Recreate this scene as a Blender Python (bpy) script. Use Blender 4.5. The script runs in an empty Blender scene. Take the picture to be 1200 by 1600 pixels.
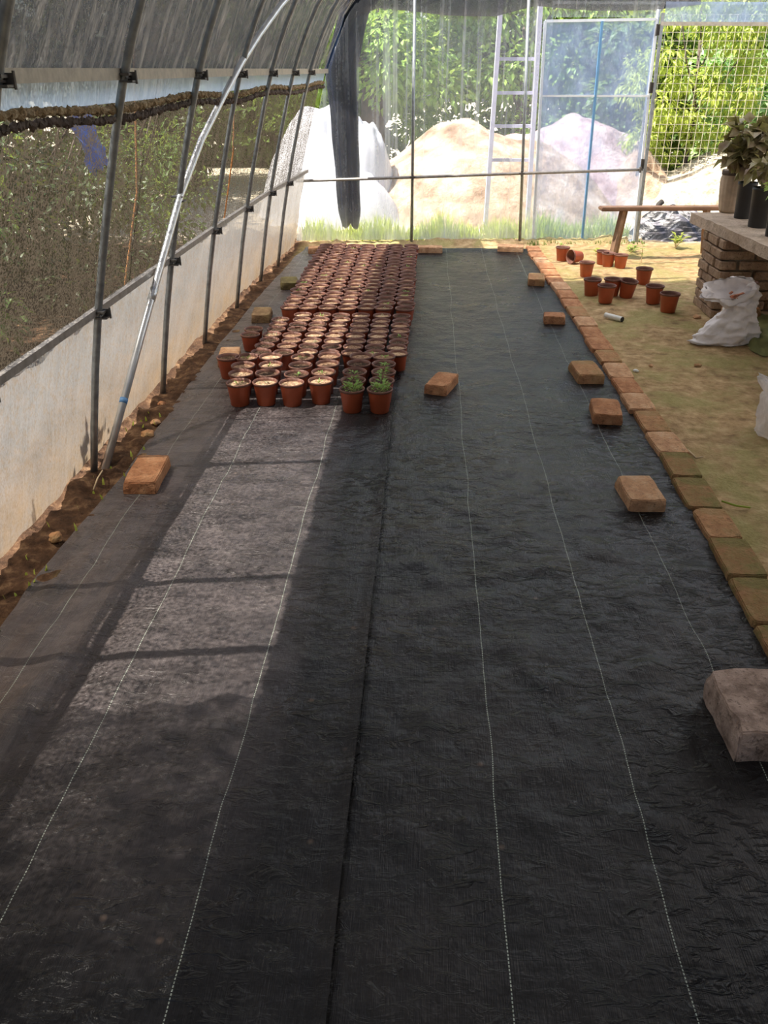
import bpy, bmesh, math, random
from mathutils import Vector, Matrix, noise
random.seed(7)
PI = math.pi
scn = bpy.context.scene
COL = scn.collection

# ------------------------------------------------------------------ camera
cam_d = bpy.data.cameras.new('camera'); cam = bpy.data.objects.new('camera', cam_d); COL.objects.link(cam)
PITCH = math.atan(692 / 1340.0); YAW = math.atan(72 * math.cos(PITCH) / 1340.0)
cam.location = (0, 0, 1.5)
cam.rotation_euler = (PI / 2 - PITCH, 0, YAW)
cam_d.sensor_fit = 'VERTICAL'; cam_d.sensor_height = 24.0; cam_d.lens = 24.0 * 1340 / 1600
cam_d.clip_end = 300; cam_d.clip_start = 0.02
scn.camera = cam

# ------------------------------------------------------------------ world, sun, exposure
SUN_DIR = Vector((0.51, 0.10, -1.0)).normalized()
world = bpy.data.worlds.new('sky'); scn.world = world; world.use_nodes = True
wn = world.node_tree; wn.nodes.clear()
wo = wn.nodes.new('ShaderNodeOutputWorld'); bg = wn.nodes.new('ShaderNodeBackground')
sky = wn.nodes.new('ShaderNodeTexSky'); sky.sky_type = 'NISHITA'; sky.sun_disc = False
sky.sun_elevation = math.radians(62); sky.sun_rotation = math.radians(-100); sky.air_density = 1.0; sky.dust_density = 2.5
wn.links.new(sky.outputs[0], bg.inputs[0]); bg.inputs[1].default_value = 0.24
wn.links.new(bg.outputs[0], wo.inputs[0])
sl = bpy.data.lights.new('sun', 'SUN'); so = bpy.data.objects.new('sun', sl); COL.objects.link(so)
sl.energy = 10.0; sl.angle = math.radians(0.55); sl.color = (1.0, 0.93, 0.82)
so.rotation_euler = (-SUN_DIR).to_track_quat('Z', 'Y').to_euler()
so.location = (-6, 2, 10)
scn.view_settings.view_transform = 'Standard'; scn.view_settings.look = 'None'
scn.view_settings.gamma = 1.0; scn.view_settings.use_curve_mapping = False
scn.view_settings.exposure = 0.55

# ------------------------------------------------------------------ survey helpers: a sight line met with a level or an upright plane
def ray(px, py):
    u = (px - 600) / 1340.0; v = (py - 800) / 1340.0
    fw = math.cos(PITCH) - v * math.sin(PITCH); dn = math.sin(PITCH) + v * math.cos(PITCH)
    return (u * math.cos(YAW) - fw * math.sin(YAW), fw * math.cos(YAW) + u * math.sin(YAW), -dn)
def G(px, py, z=0.0):
    x, y, d = ray(px, py); t = (z - 1.5) / d; return Vector((x * t, y * t, z))
def AY(px, py, Y):
    x, y, d = ray(px, py); t = Y / y; return Vector((x * t, Y, 1.5 + d * t))
def YB(x): return 8.37 + 0.11 * (x + 1.19)            # the slightly skewed end wall
def BW(px, py, off=0.0):
    x, y, d = ray(px, py); t = (8.501 + off) / (y - 0.11 * x); return Vector((x * t, y * t, 1.5 + d * t))
def lerp_tab(tab, v):
    if v <= tab[0][0]: return tab[0][1]
    for (a, b), (c, d) in zip(tab, tab[1:]):
        if v <= c: return b + (d - b) * (v - a) / (c - a)
    return tab[-1][1]
def ns(x, y, z=0.0, s=1.0): return noise.noise(Vector((x * s, y * s, z * s)))
XB = [(-2, -1.44), (3.2, -1.385), (5.1, -1.365), (6.8, -1.32), (8.4, -1.22)]
def xb(y): return lerp_tab(XB, y)                      # foot of the left side wall
PROF = [(0, 0), (0.67, .125), (1.48, .335), (1.90, .52), (2.25, .80), (2.55, 1.25), (2.78, 1.9), (2.9, 2.9)]

# ------------------------------------------------------------------ mesh helpers
def mesh_obj(name, verts, faces, mat=None, parent=None, smooth=False):
    me = bpy.data.meshes.new(name); me.from_pydata([tuple(v) for v in verts], [], faces); me.update()
    if smooth: me.polygons.foreach_set('use_smooth', [True] * len(me.polygons))
    o = bpy.data.objects.new(name, me); COL.objects.link(o)
    if mat: me.materials.append(mat)
    if parent: o.parent = parent
    return o
def bm_obj(name, bm, mat=None, parent=None, smooth=False):
    me = bpy.data.meshes.new(name); bm.to_mesh(me); bm.free()
    if smooth: me.polygons.foreach_set('use_smooth', [True] * len(me.polygons))
    o = bpy.data.objects.new(name, me); COL.objects.link(o)
    if mat: me.materials.append(mat)
    if parent: o.parent = parent
    return o
def tag(o, label=None, cat=None, group=None, kind=None):
    if label: o['label'] = label
    if cat: o['category'] = cat
    if group: o['group'] = group
    if kind: o['kind'] = kind
    return o
def empty(name, loc, label, cat, group=None, rz=0):
    o = bpy.data.objects.new(name, None); COL.objects.link(o); o.location = loc; o.rotation_euler = (0, 0, rz)
    o.empty_display_size = 0.05
    return tag(o, label, cat, group)
def adopt(child, parent):                               # child mesh is in world space, parent is unrotated
    child.parent = parent; child.location = -Vector(parent.location)
    return child
def grid(nu, nv, fn):
    V = [fn(i / nu, j / nv) for j in range(nv + 1) for i in range(nu + 1)]
    Fc = [(j * (nu + 1) + i, j * (nu + 1) + i + 1, (j + 1) * (nu + 1) + i + 1, (j + 1) * (nu + 1) + i) for j in range(nv) for i in range(nu)]
    return V, Fc
def tube(pts, r, n=10, cap=True):
    pts = [Vector(p) for p in pts]; V = []; Fc = []
    up = None
    for i, p in enumerate(pts):
        d = (pts[min(i + 1, len(pts) - 1)] - pts[max(i - 1, 0)]).normalized()
        if up is None:
            up = Vector((0, 0, 1)) if abs(d.z) < .9 else Vector((0, 1, 0))
        a = d.cross(up).normalized(); b = a.cross(d).normalized(); up = b
        rr = r[i] if isinstance(r, (list, tuple)) else r
        for k in range(n):
            t = 2 * PI * k / n; V.append(p + a * math.cos(t) * rr + b * math.sin(t) * rr)
    for i in range(len(pts) - 1):
        for k in range(n):
            Fc.append((i * n + k, i * n + (k + 1) % n, (i + 1) * n + (k + 1) % n, (i + 1) * n + k))
    if cap:
        Fc.append(tuple(range(n))[::-1]); Fc.append(tuple((len(pts) - 1) * n + k for k in range(n)))
    return V, Fc
def box(cx, cy, cz, sx, sy, sz, rz=0.0):
    V = []
    for z in (-.5, .5):
        for x, y in ((-.5, -.5), (.5, -.5), (.5, .5), (-.5, .5)):
            X = x * sx; Y = y * sy
            V.append(Vector((cx + X * math.cos(rz) - Y * math.sin(rz), cy + X * math.sin(rz) + Y * math.cos(rz), cz + z * sz)))
    return V, [(3, 2, 1, 0), (4, 5, 6, 7), (0, 1, 5, 4), (1, 2, 6, 5), (2, 3, 7, 6), (3, 0, 4, 7)]
def beam(a, b, w, h):
    a = Vector(a); b = Vector(b); d = (b - a).normalized()
    s = d.cross(Vector((0, 0, 1)));
    if s.length < 1e-3: s = Vector((1, 0, 0))
    s.normalize(); u = s.cross(d).normalized()
    V = [p + s * (i * w / 2) + u * (j * h / 2) for p in (a, b) for i, j in ((-1, -1), (1, -1), (1, 1), (-1, 1))]
    return V, [(3, 2, 1, 0), (4, 5, 6, 7), (0, 1, 5, 4), (1, 2, 6, 5), (2, 3, 7, 6), (3, 0, 4, 7)]
def join(*parts):
    V = []; Fc = []
    for v, f in parts:
        o = len(V); V += list(v); Fc += [tuple(i + o for i in q) for q in f]
    return V, Fc
def lathe(prof, n=24, cx=0, cy=0):
    V = []; Fc = []
    for r, z in prof:
        for k in range(n):
            t = 2 * PI * k / n; V.append(Vector((cx + r * math.cos(t), cy + r * math.sin(t), z)))
    for i in range(len(prof) - 1):
        for k in range(n): Fc.append((i * n + k, i * n + (k + 1) % n, (i + 1) * n + (k + 1) % n, (i + 1) * n + k))
    return V, Fc

# ------------------------------------------------------------------ materials
class NT:
    def __init__(s, name):
        s.m = bpy.data.materials.new(name); s.m.use_nodes = True; s.t = s.m.node_tree; s.t.nodes.clear()
        s.out = s.n('ShaderNodeOutputMaterial'); s.tc = s.n('ShaderNodeTexCoord')
    def n(s, k, **kw):
        x = s.t.nodes.new(k)
        for a, b in kw.items(): setattr(x, a, b)
        return x
    def l(s, a, b): s.t.links.new(a, b)
    def put(s, sock, v):
        if isinstance(v, bpy.types.NodeSocket): s.l(v, sock)
        elif isinstance(v, (tuple, list)) and len(v) == 3 and sock.type == 'RGBA': sock.default_value = (*v, 1)
        else: sock.default_value = v
    def map(s, scale=(1, 1, 1), rot=(0, 0, 0)):
        m = s.n('ShaderNodeMapping'); s.l(s.tc.outputs['Object'], m.inputs[0])
        m.inputs['Scale'].default_value = scale; m.inputs['Rotation'].default_value = rot; return m.outputs[0]
    def noise(s, scale, detail=4, rough=.55, vec=None, dist=0.0):
        x = s.n('ShaderNodeTexNoise'); s.l(vec or s.tc.outputs['Object'], x.inputs['Vector'])
        x.inputs['Scale'].default_value = scale; x.inputs['Detail'].default_value = detail
        x.inputs['Roughness'].default_value = rough; x.inputs['Distortion'].default_value = dist; return x.outputs['Fac']
    def vor(s, scale, vec=None, out='Distance', feature='F1'):
        x = s.n('ShaderNodeTexVoronoi', feature=feature); s.l(vec or s.tc.outputs['Object'], x.inputs['Vector']); x.inputs['Scale'].default_value = scale
        return x.outputs[out]
    def math(s, op, a, b=0.0, clamp=False):
        x = s.n('ShaderNodeMath', operation=op, use_clamp=clamp); s.put(x.inputs[0], a); s.put(x.inputs[1], b); return x.outputs[0]
    def ramp(s, f, *stops):
        x = s.n('ShaderNodeValToRGB'); s.l(f, x.inputs[0]); e = x.color_ramp.elements
        while len(e) < len(stops): e.new(.5)
        for i, (p, c) in enumerate(stops):
            e[i].position = p; e[i].color = (*c, 1) if isinstance(c, (tuple, list)) else (c, c, c, 1)
        return x.outputs[0]
    def rng(s, f, a, b, c=0.0, d=1.0):
        x = s.n('ShaderNodeMapRange'); s.put(x.inputs[0], f)
        for i, v in enumerate((a, b, c, d)): x.inputs[i + 1].default_value = v
        return x.outputs[0]
    def mix(s, f, a, b, mode='MIX'):
        x = s.n('ShaderNodeMix', data_type='RGBA', blend_type=mode); s.put(x.inputs[0], f); s.put(x.inputs[6], a); s.put(x.inputs[7], b); return x.outputs[2]
    def bump(s, h, strength=.5, dist=.01, nrm=None):
        x = s.n('ShaderNodeBump'); s.l(h, x.inputs['Height']); x.inputs['Strength'].default_value = strength; x.inputs['Distance'].default_value = dist
        if nrm: s.l(nrm, x.inputs['Normal'])
        return x.outputs[0]
    def xyz(s):
        x = s.n('ShaderNodeSeparateXYZ'); s.l(s.tc.outputs['Object'], x.inputs[0]); return x.outputs
    def bsdf(s, color, rough=.8, bump=None, metal=0.0, spec=.5, **kw):
        x = s.n('ShaderNodeBsdfPrincipled'); s.put(x.inputs['Base Color'], color); s.put(x.inputs['Roughness'], rough)
        x.inputs['Metallic'].default_value = metal; s.put(x.inputs['Specular IOR Level'], spec)
        if bump: s.l(bump, x.inputs['Normal'])
        for k, v in kw.items(): s.put(x.inputs[k.replace('_', ' ')], v)
        return x.outputs[0]
    def shade(s, k, color=None, **kw):
        x = s.n(k)
        if color is not None: s.put(x.inputs['Color'], color)
        for a, v in kw.items(): s.put(x.inputs[a], v)
        return x.outputs[0]
    def mixs(s, f, a, b):
        x = s.n('ShaderNodeMixShader'); s.put(x.inputs[0], f); s.l(a, x.inputs[1]); s.l(b, x.inputs[2]); return x.outputs[0]
    def done(s, sh): s.l(sh, s.out.inputs[0]); return s.m

def simple(name, color, rough=.7, metal=0.0, var=.25, scale=12, bump=0.0, spec=.5):
    t = NT(name); f = t.noise(scale, 5)
    c = t.ramp(f, (.3, tuple(k * (1 - var) for k in color)), (.7, tuple(min(1, k * (1 + var)) for k in color)))
    b = t.bump(t.noise(scale * 4, 4), bump, .005) if bump else None
    return t.done(t.bsdf(c, rough, b, metal, spec))

def m_soil():
    t = NT('moist_ochre_soil'); x, y, z = t.xyz()
    f1 = t.noise(2.2, 8, .62); f2 = t.noise(14, 8, .65); f3 = t.noise(60, 4, .7)
    c = t.ramp(f2, (.30, (.22, .14, .07)), (.5, (.44, .30, .155)), (.70, (.64, .47, .27)))
    moss = t.rng(t.math('ADD', f1, t.math('MULTIPLY', t.noise(9, 5), .35)), .62, .78)
    c = t.mix(t.math('MULTIPLY', moss, .75), c, t.ramp(f3, (.3, (.24, .22, .075)), (.7, (.42, .38, .16))))
    c = t.mix(t.rng(t.noise(3.1, 6, .6, t.map((1, 1, 1), (.4, 1, 2))), .60, .70, 0, .6), c, (.13, .075, .04))
    # darker humus earth along the left wall, pale dry earth beyond the end wall
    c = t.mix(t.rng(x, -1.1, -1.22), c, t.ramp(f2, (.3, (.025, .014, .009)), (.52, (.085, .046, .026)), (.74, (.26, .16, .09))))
    c = t.mix(t.rng(y, 8.6, 9.4), c, t.ramp(f2, (.3, (.5, .42, .3)), (.7, (.72, .64, .5))))
    b = t.bump(t.math('ADD', f2, t.math('MULTIPLY', f3, .5)), .8, .02)
    return t.done(t.bsdf(c, .95, b, spec=.15))
def m_mound(c0, c1, c2, nm, sc=5):
    t = NT(nm); f = t.noise(sc, 8, .65)
    c = t.ramp(f, (.3, c0), (.5, c1), (.7, c2))
    b = t.bump(t.noise(sc * 4, 8, .7), .9, .05)
    return t.done(t.bsdf(c, .95, b, spec=.1))
STITCH = (-1.11, -.812, -.435, .187, .513, .83)
def m_fabric():
    t = NT('woven_black_ground_cover'); x, y, z = t.xyz()
    w = t.math('MULTIPLY', t.math('SUBTRACT', t.noise(1.3, 3, .5, t.map((.2, 1, 0))), .5), .045)
    xx = t.math('ADD', x, w); line = None
    for s in STITCH:
        d = t.math('LESS_THAN', t.math('ABSOLUTE', t.math('SUBTRACT', xx, s)), .0012)
        line = d if line is None else t.math('MAXIMUM', line, d)
    dash = t.math('LESS_THAN', t.math('FRACT', t.math('MULTIPLY', y, 130)), .62)
    line = t.math('MULTIPLY', line, dash)
    rib = t.noise(1, 3, .6, t.map((420, 9, 1)))
    rib2 = t.noise(1, 3, .6, t.map((60, 2, 1)))
    dust = t.rng(t.math('ADD', t.noise(1.7, 7, .62), t.math('MULTIPLY', rib2, .12)), .50, .74)
    base = t.ramp(rib, (.35, (.004, .004, .005)), (.65, (.0095, .0094, .0108)))
    c = t.mix(t.math('MULTIPLY', dust, .10), base, (.15, .115, .095))
    # earth dust with sun-patch brightness painted in, then brown dust towards the wall trench
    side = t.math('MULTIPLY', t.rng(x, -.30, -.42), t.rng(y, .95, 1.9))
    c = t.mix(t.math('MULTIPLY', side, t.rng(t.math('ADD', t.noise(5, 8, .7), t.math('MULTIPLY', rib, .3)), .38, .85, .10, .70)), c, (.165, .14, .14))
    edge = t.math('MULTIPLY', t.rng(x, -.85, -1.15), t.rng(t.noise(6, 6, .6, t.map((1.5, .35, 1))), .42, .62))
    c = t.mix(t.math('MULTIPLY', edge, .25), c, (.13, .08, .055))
    spot = t.math('MULTIPLY', t.rng(t.vor(7, None), .07, .02), .4)
    c = t.mix(spot, c, (.22, .15, .11))
    c = t.mix(line, c, (.36, .40, .34))
    h = t.math('ADD', t.math('MULTIPLY', rib, .25), t.math('MULTIPLY', t.noise(9, 4, .6, t.map((1.6, 1, 1))), 1.3))
    crk = t.noise(1, 3, .6, t.map((14, 34, 1), (0, 0, .5)), 1.0)
    h = t.math('ADD', h, t.math('MULTIPLY', t.rng(crk, .52, .72), t.rng(t.noise(2.3, 3), .42, .62, .15, 1.0)))
    h = t.math('ADD', h, t.math('MULTIPLY', t.noise(1, 3, .55, t.map((9, 30, 1))), .35))
    b = t.bump(h, .6, .016)
    r = t.rng(t.noise(4, 5), .3, .7, .25, .36)
    return t.done(t.bsdf(c, r, b, spec=.29))
def m_net(name, dens=.68, col=(.035, .03, .024), hole=150, lo=.42, hi=.62, stretch=(1, 1, 1), tl=.25):
    t = NT(name)
    v = t.map(stretch)
    a = t.noise(hole, 3, .7, v); big = t.noise(9, 5, .6, t.map((1, 1.8, .5)))
    wv = t.math('ADD', a, t.math('MULTIPLY', t.math('SUBTRACT', big, .5), .25))
    f = t.rng(wv, lo, hi, 1.0, max(0, 1 - (1 - dens) * 2.0))
    df = t.shade('ShaderNodeBsdfDiffuse', col); tr = t.shade('ShaderNodeBsdfTranslucent', tuple(min(1, k * 2.2) for k in col))
    s = t.mixs(tl, df, tr)
    return t.done(t.mixs(f, t.shade('ShaderNodeBsdfTransparent', (1, 1, 1)), s))
def m_film(name, haze=.35, streak=.3, sscale=(14, 14, .6), tint=(1, 1, 1), body=(.9, .92, .95), tl=.7, gloss=.06, dirt=0.0, dirtcol=(.5, .38, .22), lo=.45, hi=.75, bumps=.3, rot=(0, 0, 0), foot=0.0):
    t = NT(name); x, y, z = t.xyz()
    st = t.noise(1, 4, .6, t.map(sscale, rot)); st = t.rng(st, lo, hi)
    sp = t.noise(45, 3, .6)
    f = t.math('ADD', haze, t.math('MULTIPLY', st, streak), True)
    f = t.math('ADD', f, t.math('MULTIPLY', t.math('SUBTRACT', sp, .5), .15), True)
    if foot: f = t.math('ADD', f, t.math('MULTIPLY', t.rng(z, .42, .05), t.rng(t.noise(6, 5), .3, .65, foot * .4, foot)), True)
    bc = body
    if dirt:
        g = t.math('MULTIPLY', t.rng(z, .42, .0), t.rng(t.noise(7, 6, .6), .3, .65, .35, 1))
        bc = t.mix(t.math('MULTIPLY', g, dirt), body, dirtcol)
        bc = t.mix(t.rng(sp, .5, .62, 0, .3), bc, tuple(k * .7 for k in dirtcol))
    bp = t.bump(t.math('ADD', st, t.noise(6, 4)), bumps, .03)
    if dirt:
        grain = t.noise(1, 4, .7, t.map((60, 240, 90)))
        bc = t.mix(t.rng(grain, .45, .65, 0, .45), bc, tuple(k * .45 for k in dirtcol))
    s = t.mixs(tl, t.shade('ShaderNodeBsdfDiffuse', bc, Normal=bp), t.shade('ShaderNodeBsdfTranslucent', bc, Normal=bp))
    s = t.mixs(f, t.shade('ShaderNodeBsdfTransparent', tint), s)
    if gloss: s = t.mixs(gloss, s, t.shade('ShaderNodeBsdfGlossy', (1, 1, 1), Roughness=.25, Normal=bp))
    return t.done(s)
def m_leaf(name, a, b, tl=.35, sc=6):
    t = NT(name); f = t.noise(sc, 3); c = t.ramp(f, (.3, a), (.7, b))
    d = t.bsdf(c, .45, spec=.4)
    return t.done(t.mixs(tl, d, t.shade('ShaderNodeBsdfTranslucent', t.mix(.5, c, (.5, .6, .1)))))
def m_brick(name, a, b, c2, moss=0.0, sc=14):
    t = NT(name); f = t.noise(sc, 8, .65); f2 = t.noise(70, 4, .7)
    c = t.ramp(f, (.3, a), (.52, b), (.72, c2))
    c = t.mix(t.rng(f2, .54, .68, 0, .7), c, tuple(k * .4 for k in a))
    c = t.mix(t.rng(t.noise(34, 6, .7), .56, .68, 0, .45), c, tuple(min(1, k * 1.25) for k in c2))
    if moss: c = t.mix(t.rng(t.noise(9, 6, .6), .5 - .14 * moss, .62, 0, .85 * min(1, moss)), c, t.ramp(f2, (.3, (.13, .115, .04)), (.7, (.25, .23, .08))))
    b_ = t.bump(t.math('ADD', f, t.math('MULTIPLY', f2, .9)), 1.0, .010)
    return t.done(t.bsdf(c, .93, b_, spec=.15))

M = {}
M['soil'] = m_soil()
M['fabric'] = m_fabric()
M['net'] = m_net('shade_net', .632, (.042, .034, .025), hole=120, lo=.46, hi=.56, tl=.4)
M['net_dark'] = m_net('dense_shade_net', .93, (.022, .023, .026), tl=.2)
M['curtain'] = m_net('rolled_shade_cloth', .985, (.006, .011, .026), hole=60, tl=.2)
M['film_back'] = m_film('end_wall_film', .17, .42, (16, 4, .35), (.95, .97, 1), (.88, .92, .97), .75, .05, lo=.5, hi=.8, foot=.55)
M['film_door'] = m_film('door_film', .42, .35, (5, 3, 3), (.80, .88, 1.0), (.50, .64, 1.0), .75, .05, lo=.45, hi=.8, rot=(0, .6, 0))
M['film_low'] = m_film('lower_side_film', .86, .08, (4, 22, 1.2), (1, .96, .9), (.25, .25, .248), .62, .04, dirt=.75, dirtcol=(.32, .21, .10))
M['film_up'] = m_film('upper_side_film', .16, .85, (1.2, 16, 4.5), (.9, .95, 1), (.66, .64, .60), .6, .05, lo=.47, hi=.70, rot=(.75, 0, 0), bumps=.8)
M['film_strip'] = m_film('clear_strip_film', .90, .1, (3, 30, 1), (.9, .97, 1), (.58, .68, .76), .75, .08)
M['film_roof'] = m_film('roof_film', .92, .05, (3, 2, 3), (1, .98, .95), (.95, .92, .88), .95, .03)
M['steel'] = simple('galvanised_steel', (.30, .32, .33), .42, .75, .25, 30)
M['steel_bright'] = simple('bright_galvanised_pipe', (.62, .64, .65), .30, .7, .12, 20)
M['channel'] = simple('dusty_zinc_channel', (.42, .38, .31), .6, .25, .2, 30)
M['rail'] = simple('weathered_rail', (.27, .25, .23), .55, .4, .25, 30)
M['tape'] = simple('blue_tape', (.10, .25, .50), .5)
M['clamp'] = simple('dark_clamp_steel', (.13, .12, .11), .5, .6, .4, 40)
M['pot'] = simple('terracotta_plastic', (.43, .092, .036), .42, 0, .18, 9)
M['pot_in'] = simple('dusty_pot_rim', (.19, .085, .06), .6, 0, .35, 25)
M['pot_black'] = simple('black_plastic', (.018, .019, .021), .4, 0, .3, 9)
def m_potsoil(nm, a, b, c):
    t = NT(nm); f = t.noise(90, 4, .7); return t.done(t.bsdf(t.ramp(f, (.3, a), (.5, b), (.68, c)), .9, t.bump(f, .8, .006), spec=.2))
M['psoil1'] = m_potsoil('dry_straw_potting_mix', (.20, .11, .06), (.50, .33, .20), (.78, .62, .42))  # soil tones lifted to paint sunlight onto the mid and far pots
M['psoil2'] = m_potsoil('brown_potting_mix', (.10, .055, .03), (.34, .20, .12), (.66, .46, .30))
M['psoil3'] = m_potsoil('dark_potting_mix', (.02, .012, .008), (.07, .04, .025), (.25, .16, .10))
M['seed_green'] = m_leaf('seedling_green', (.16, .32, .06), (.36, .55, .16))
M['seed_grey'] = m_leaf('withered_seedling', (.30, .30, .18), (.50, .52, .36))
M['leaf_a'] = m_leaf('sunlit_leaves', (.20, .36, .06), (.42, .58, .14))
M['leaf_b'] = m_leaf('yellow_green_leaves', (.30, .40, .05), (.55, .62, .12))
M['leaf_c'] = m_leaf('dark_leaves', (.05, .11, .025), (.15, .24, .06))
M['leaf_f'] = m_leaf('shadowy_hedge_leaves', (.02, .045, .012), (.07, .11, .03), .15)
M['leaf_d'] = m_leaf('broad_pale_leaves', (.28, .48, .18), (.52, .70, .36))
M['leaf_e'] = m_leaf('bronze_green_leaves', (.17, .085, .06), (.36, .33, .17), .2, 14)
M['bark'] = simple('dark_bark', (.10, .075, .06), .9, 0, .4, 14, .6)
M['brick'] = m_brick('burnt_orange_brick', (.30, .13, .065), (.50, .24, .12), (.62, .36, .20))
M['brick_pale'] = m_brick('pale_orange_brick', (.42, .22, .12), (.62, .36, .20), (.72, .50, .32))
M['brick_moss'] = m_brick('mossy_brick', (.26, .13, .06), (.44, .24, .12), (.56, .36, .19), 1.0)
M['brick_half'] = m_brick('lightly_mossed_brick', (.32, .16, .08), (.52, .28, .14), (.62, .38, .22), .45)
M['brick_old'] = m_brick('old_soot_marked_block', (.16, .11, .085), (.48, .35, .28), (.66, .50, .42), 0, 13)
M['brick_olive'] = m_brick('olive_mossed_brick', (.09, .07, .035), (.17, .14, .07), (.28, .22, .12), .7)
M['brick_dim'] = m_brick('dirty_brown_brick', (.14, .09, .05), (.28, .18, .10), (.40, .27, .16), .3)
M['mortar'] = simple('grey_mortar', (.30, .24, .18), .95, 0, .25, 20, .6)
M['slab'] = m_brick('rough_concrete', (.40, .31, .23), (.58, .46, .36), (.70, .58, .46), 0, 9)
M['wood'] = simple('dark_bench_wood', (.20, .11, .065), .6, 0, .35, 9, .3)
M['wood_leg'] = simple('weathered_leg_wood', (.26, .16, .10), .8, 0, .35, 14, .4)
M['sack'] = simple('white_woven_plastic', (.84, .79, .79), .5, 0, .08, 20, .25)
M['sack_in'] = simple('reddish_sack_contents', (.45, .18, .10), .9, 0, .4, 60, .5)
M['green_cloth'] = simple('olive_green_cloth', (.20, .21, .08), .85, 0, .3, 9, .4)
M['white_plastic'] = simple('white_plastic', (.80, .80, .76), .4, 0, .06)
M['dark_hole'] = simple('dark_tube_end', (.03, .025, .02), .8)
M['ribbed'] = simple('beige_ribbed_ceramic', (.46, .36, .26), .6, 0, .15, 18)
M['rope'] = simple('orange_rope', (.55, .24, .08), .8)
M['fluff'] = m_brick('debris_crust', (.10, .065, .035), (.34, .24, .13), (.60, .50, .34), 0, 30)
M['blue_tarp'] = simple('blue_tarpaulin', (.08, .20, .62), .5)
M['red_plastic'] = simple('red_plastic', (.75, .10, .05), .5)
M['gate'] = simple('pale_violet_grey_paint', (.60, .58, .72), .6, 0, .1)
M['door_blue'] = simple('pale_blue_painted_tube', (.12, .27, .46), .4, .1, .1)
M['door_white'] = simple('whitish_tube', (.70, .74, .78), .4, .2, .1)
M['wire'] = simple('rusty_pale_wire', (.60, .55, .42), .6, .2, .2)
M['root'] = simple('dry_straw', (.55, .42, .26), .9)

# ------------------------------------------------------------------ ground
def floor_h(x, y):
    inb = max(0, min(1, (x + 1.17) / .06)) * max(0, min(1, (1.06 - x) / .04))      # under the fabric
    h = .010 * ns(x, y, 0, 3) + .006 * ns(x, y, 5, 14)
    if x < -1.1:
        c = max(0, min(1, (-1.17 - x) / .08)); h = c * (-.012 + .035 * ns(x, y, 2, 9) + .022 * abs(ns(x, y, 7, 26)) + .012 * ns(x, y, 3, 50))
        h += .06 * max(0, min(1, (xb(y) - .02 - x) / .12))
    yb = YB(x)
    berm = math.exp(-((y - yb - .02) / .07) ** 2) * (.045 + .06 * max(0, ns(x, 0, 1, 3.2)) + .02 * ns(x, y, 0, 25))
    if x < 1.95: h += berm
    if x > .9: h += .012 * ns(x, y, 9, 6) * min(1, (x - .9) * 4)
    if x > .9 and y > 8.9: h += .02
    low = -.022 * (inb if y < 8.15 else inb * max(0, 1 - (y - 8.15) / .1))
    return h * (1 - inb * (1 if y < 8.1 else 0)) + low
V, Fc = grid(230, 360, lambda u, v: Vector((-2.0 + 5.6 * u, -.6 + 9.9 * v, floor_h(-2.0 + 5.6 * u, -.6 + 9.9 * v))))
tag(mesh_obj('floor', V, Fc, M['soil'], smooth=True), 'bare earth floor of the tunnel, ochre and mossy on the right, dark along the left wall', None, None, 'structure')
def yard(u, v):
    x = -30 + 60 * u; y = -10 + 60 * v
    inside = -2.0 < x < 3.6 and y < 9.2
    return Vector((x, y, -.12 if inside else -.05 + .05 * ns(x, y, 0, .8)))
V, Fc = grid(120, 120, yard)
tag(mesh_obj('ground', V, Fc, M['soil'], smooth=True), 'pale open ground outside the tunnel', None, None, 'structure')

# ------------------------------------------------------------------ films of the tunnel (structure)
Y0, Y1 = -.8, 8.40
def side_pt(y, z, off=0.0): return Vector((xb(y) + lerp_tab(PROF, z) + off, y, z))
def lowfilm(u, v):
    y = 0.2 + (8.37 - .2) * u; zb = .02 + .05 * max(0, ns(y, 0, 0, 2.3)) + .02 * ns(y, 1, 0, 9)
    z = zb + (.68 - zb) * v
    p = side_pt(y, z, -.03); p.x += .010 * ns(y, z, 0, 4) + .006 * ns(y, z * .4, 3, 14); return p
V, Fc = grid(300, 20, lowfilm)
tag(mesh_obj('wall_left', V, Fc, M['film_low'], smooth=True), 'milky plastic film apron along the foot of the left wall', None, None, 'structure')
V, Fc = grid(160, 3, lambda u, v: side_pt(.2 + 8.17 * u, 1.395 + .085 * v, -.03) + Vector((.006 * ns(u * 60, v), 0, 0)))
tag(mesh_obj('wall_left', V, Fc, M['film_strip'], smooth=True), 'bluish band of clear film under the top channel of the left wall', None, None, 'structure')
def upfilm(u, v):
    y = -.6 + 8.97 * u; z = 1.48 + (2.45 - 1.48) * v
    p = side_pt(y, z, -.03); r = ns(y + z * .6, 0, 0, 6); p.x += .014 * r - .004; return p
V, Fc = grid(260, 16, upfilm)
tag(mesh_obj('wall_left', V, Fc, M['film_up'], smooth=True), 'streaky dusty film curving over the top of the left wall', None, None, 'structure')
ARCH = [(.80, 2.25), (1.25, 2.55), (1.9, 2.78), (2.9, 2.90), (3.9, 2.78), (4.6, 2.50), (5.1, 2.1), (5.4, 1.5), (5.55, .8), (5.6, 0)]
def arch_at(t):
    i = min(int(t * (len(ARCH) - 1)), len(ARCH) - 2); f = t * (len(ARCH) - 1) - i
    a, b = ARCH[i], ARCH[i + 1]; return a[0] + (b[0] - a[0]) * f, a[1] + (b[1] - a[1]) * f
def roof(u, v):
    x, z = arch_at(v); y = -1.0 + 7.75 * u; return Vector((xb(y) - .03 + x, y, z + .005 * ns(x * 3, y * 3)))
M['film_clear'] = m_film('sun_gap_roof_film', .55, .1, (3, 2, 3), (1, .98, .95), (.88, .87, .86), .85, .03)
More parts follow.
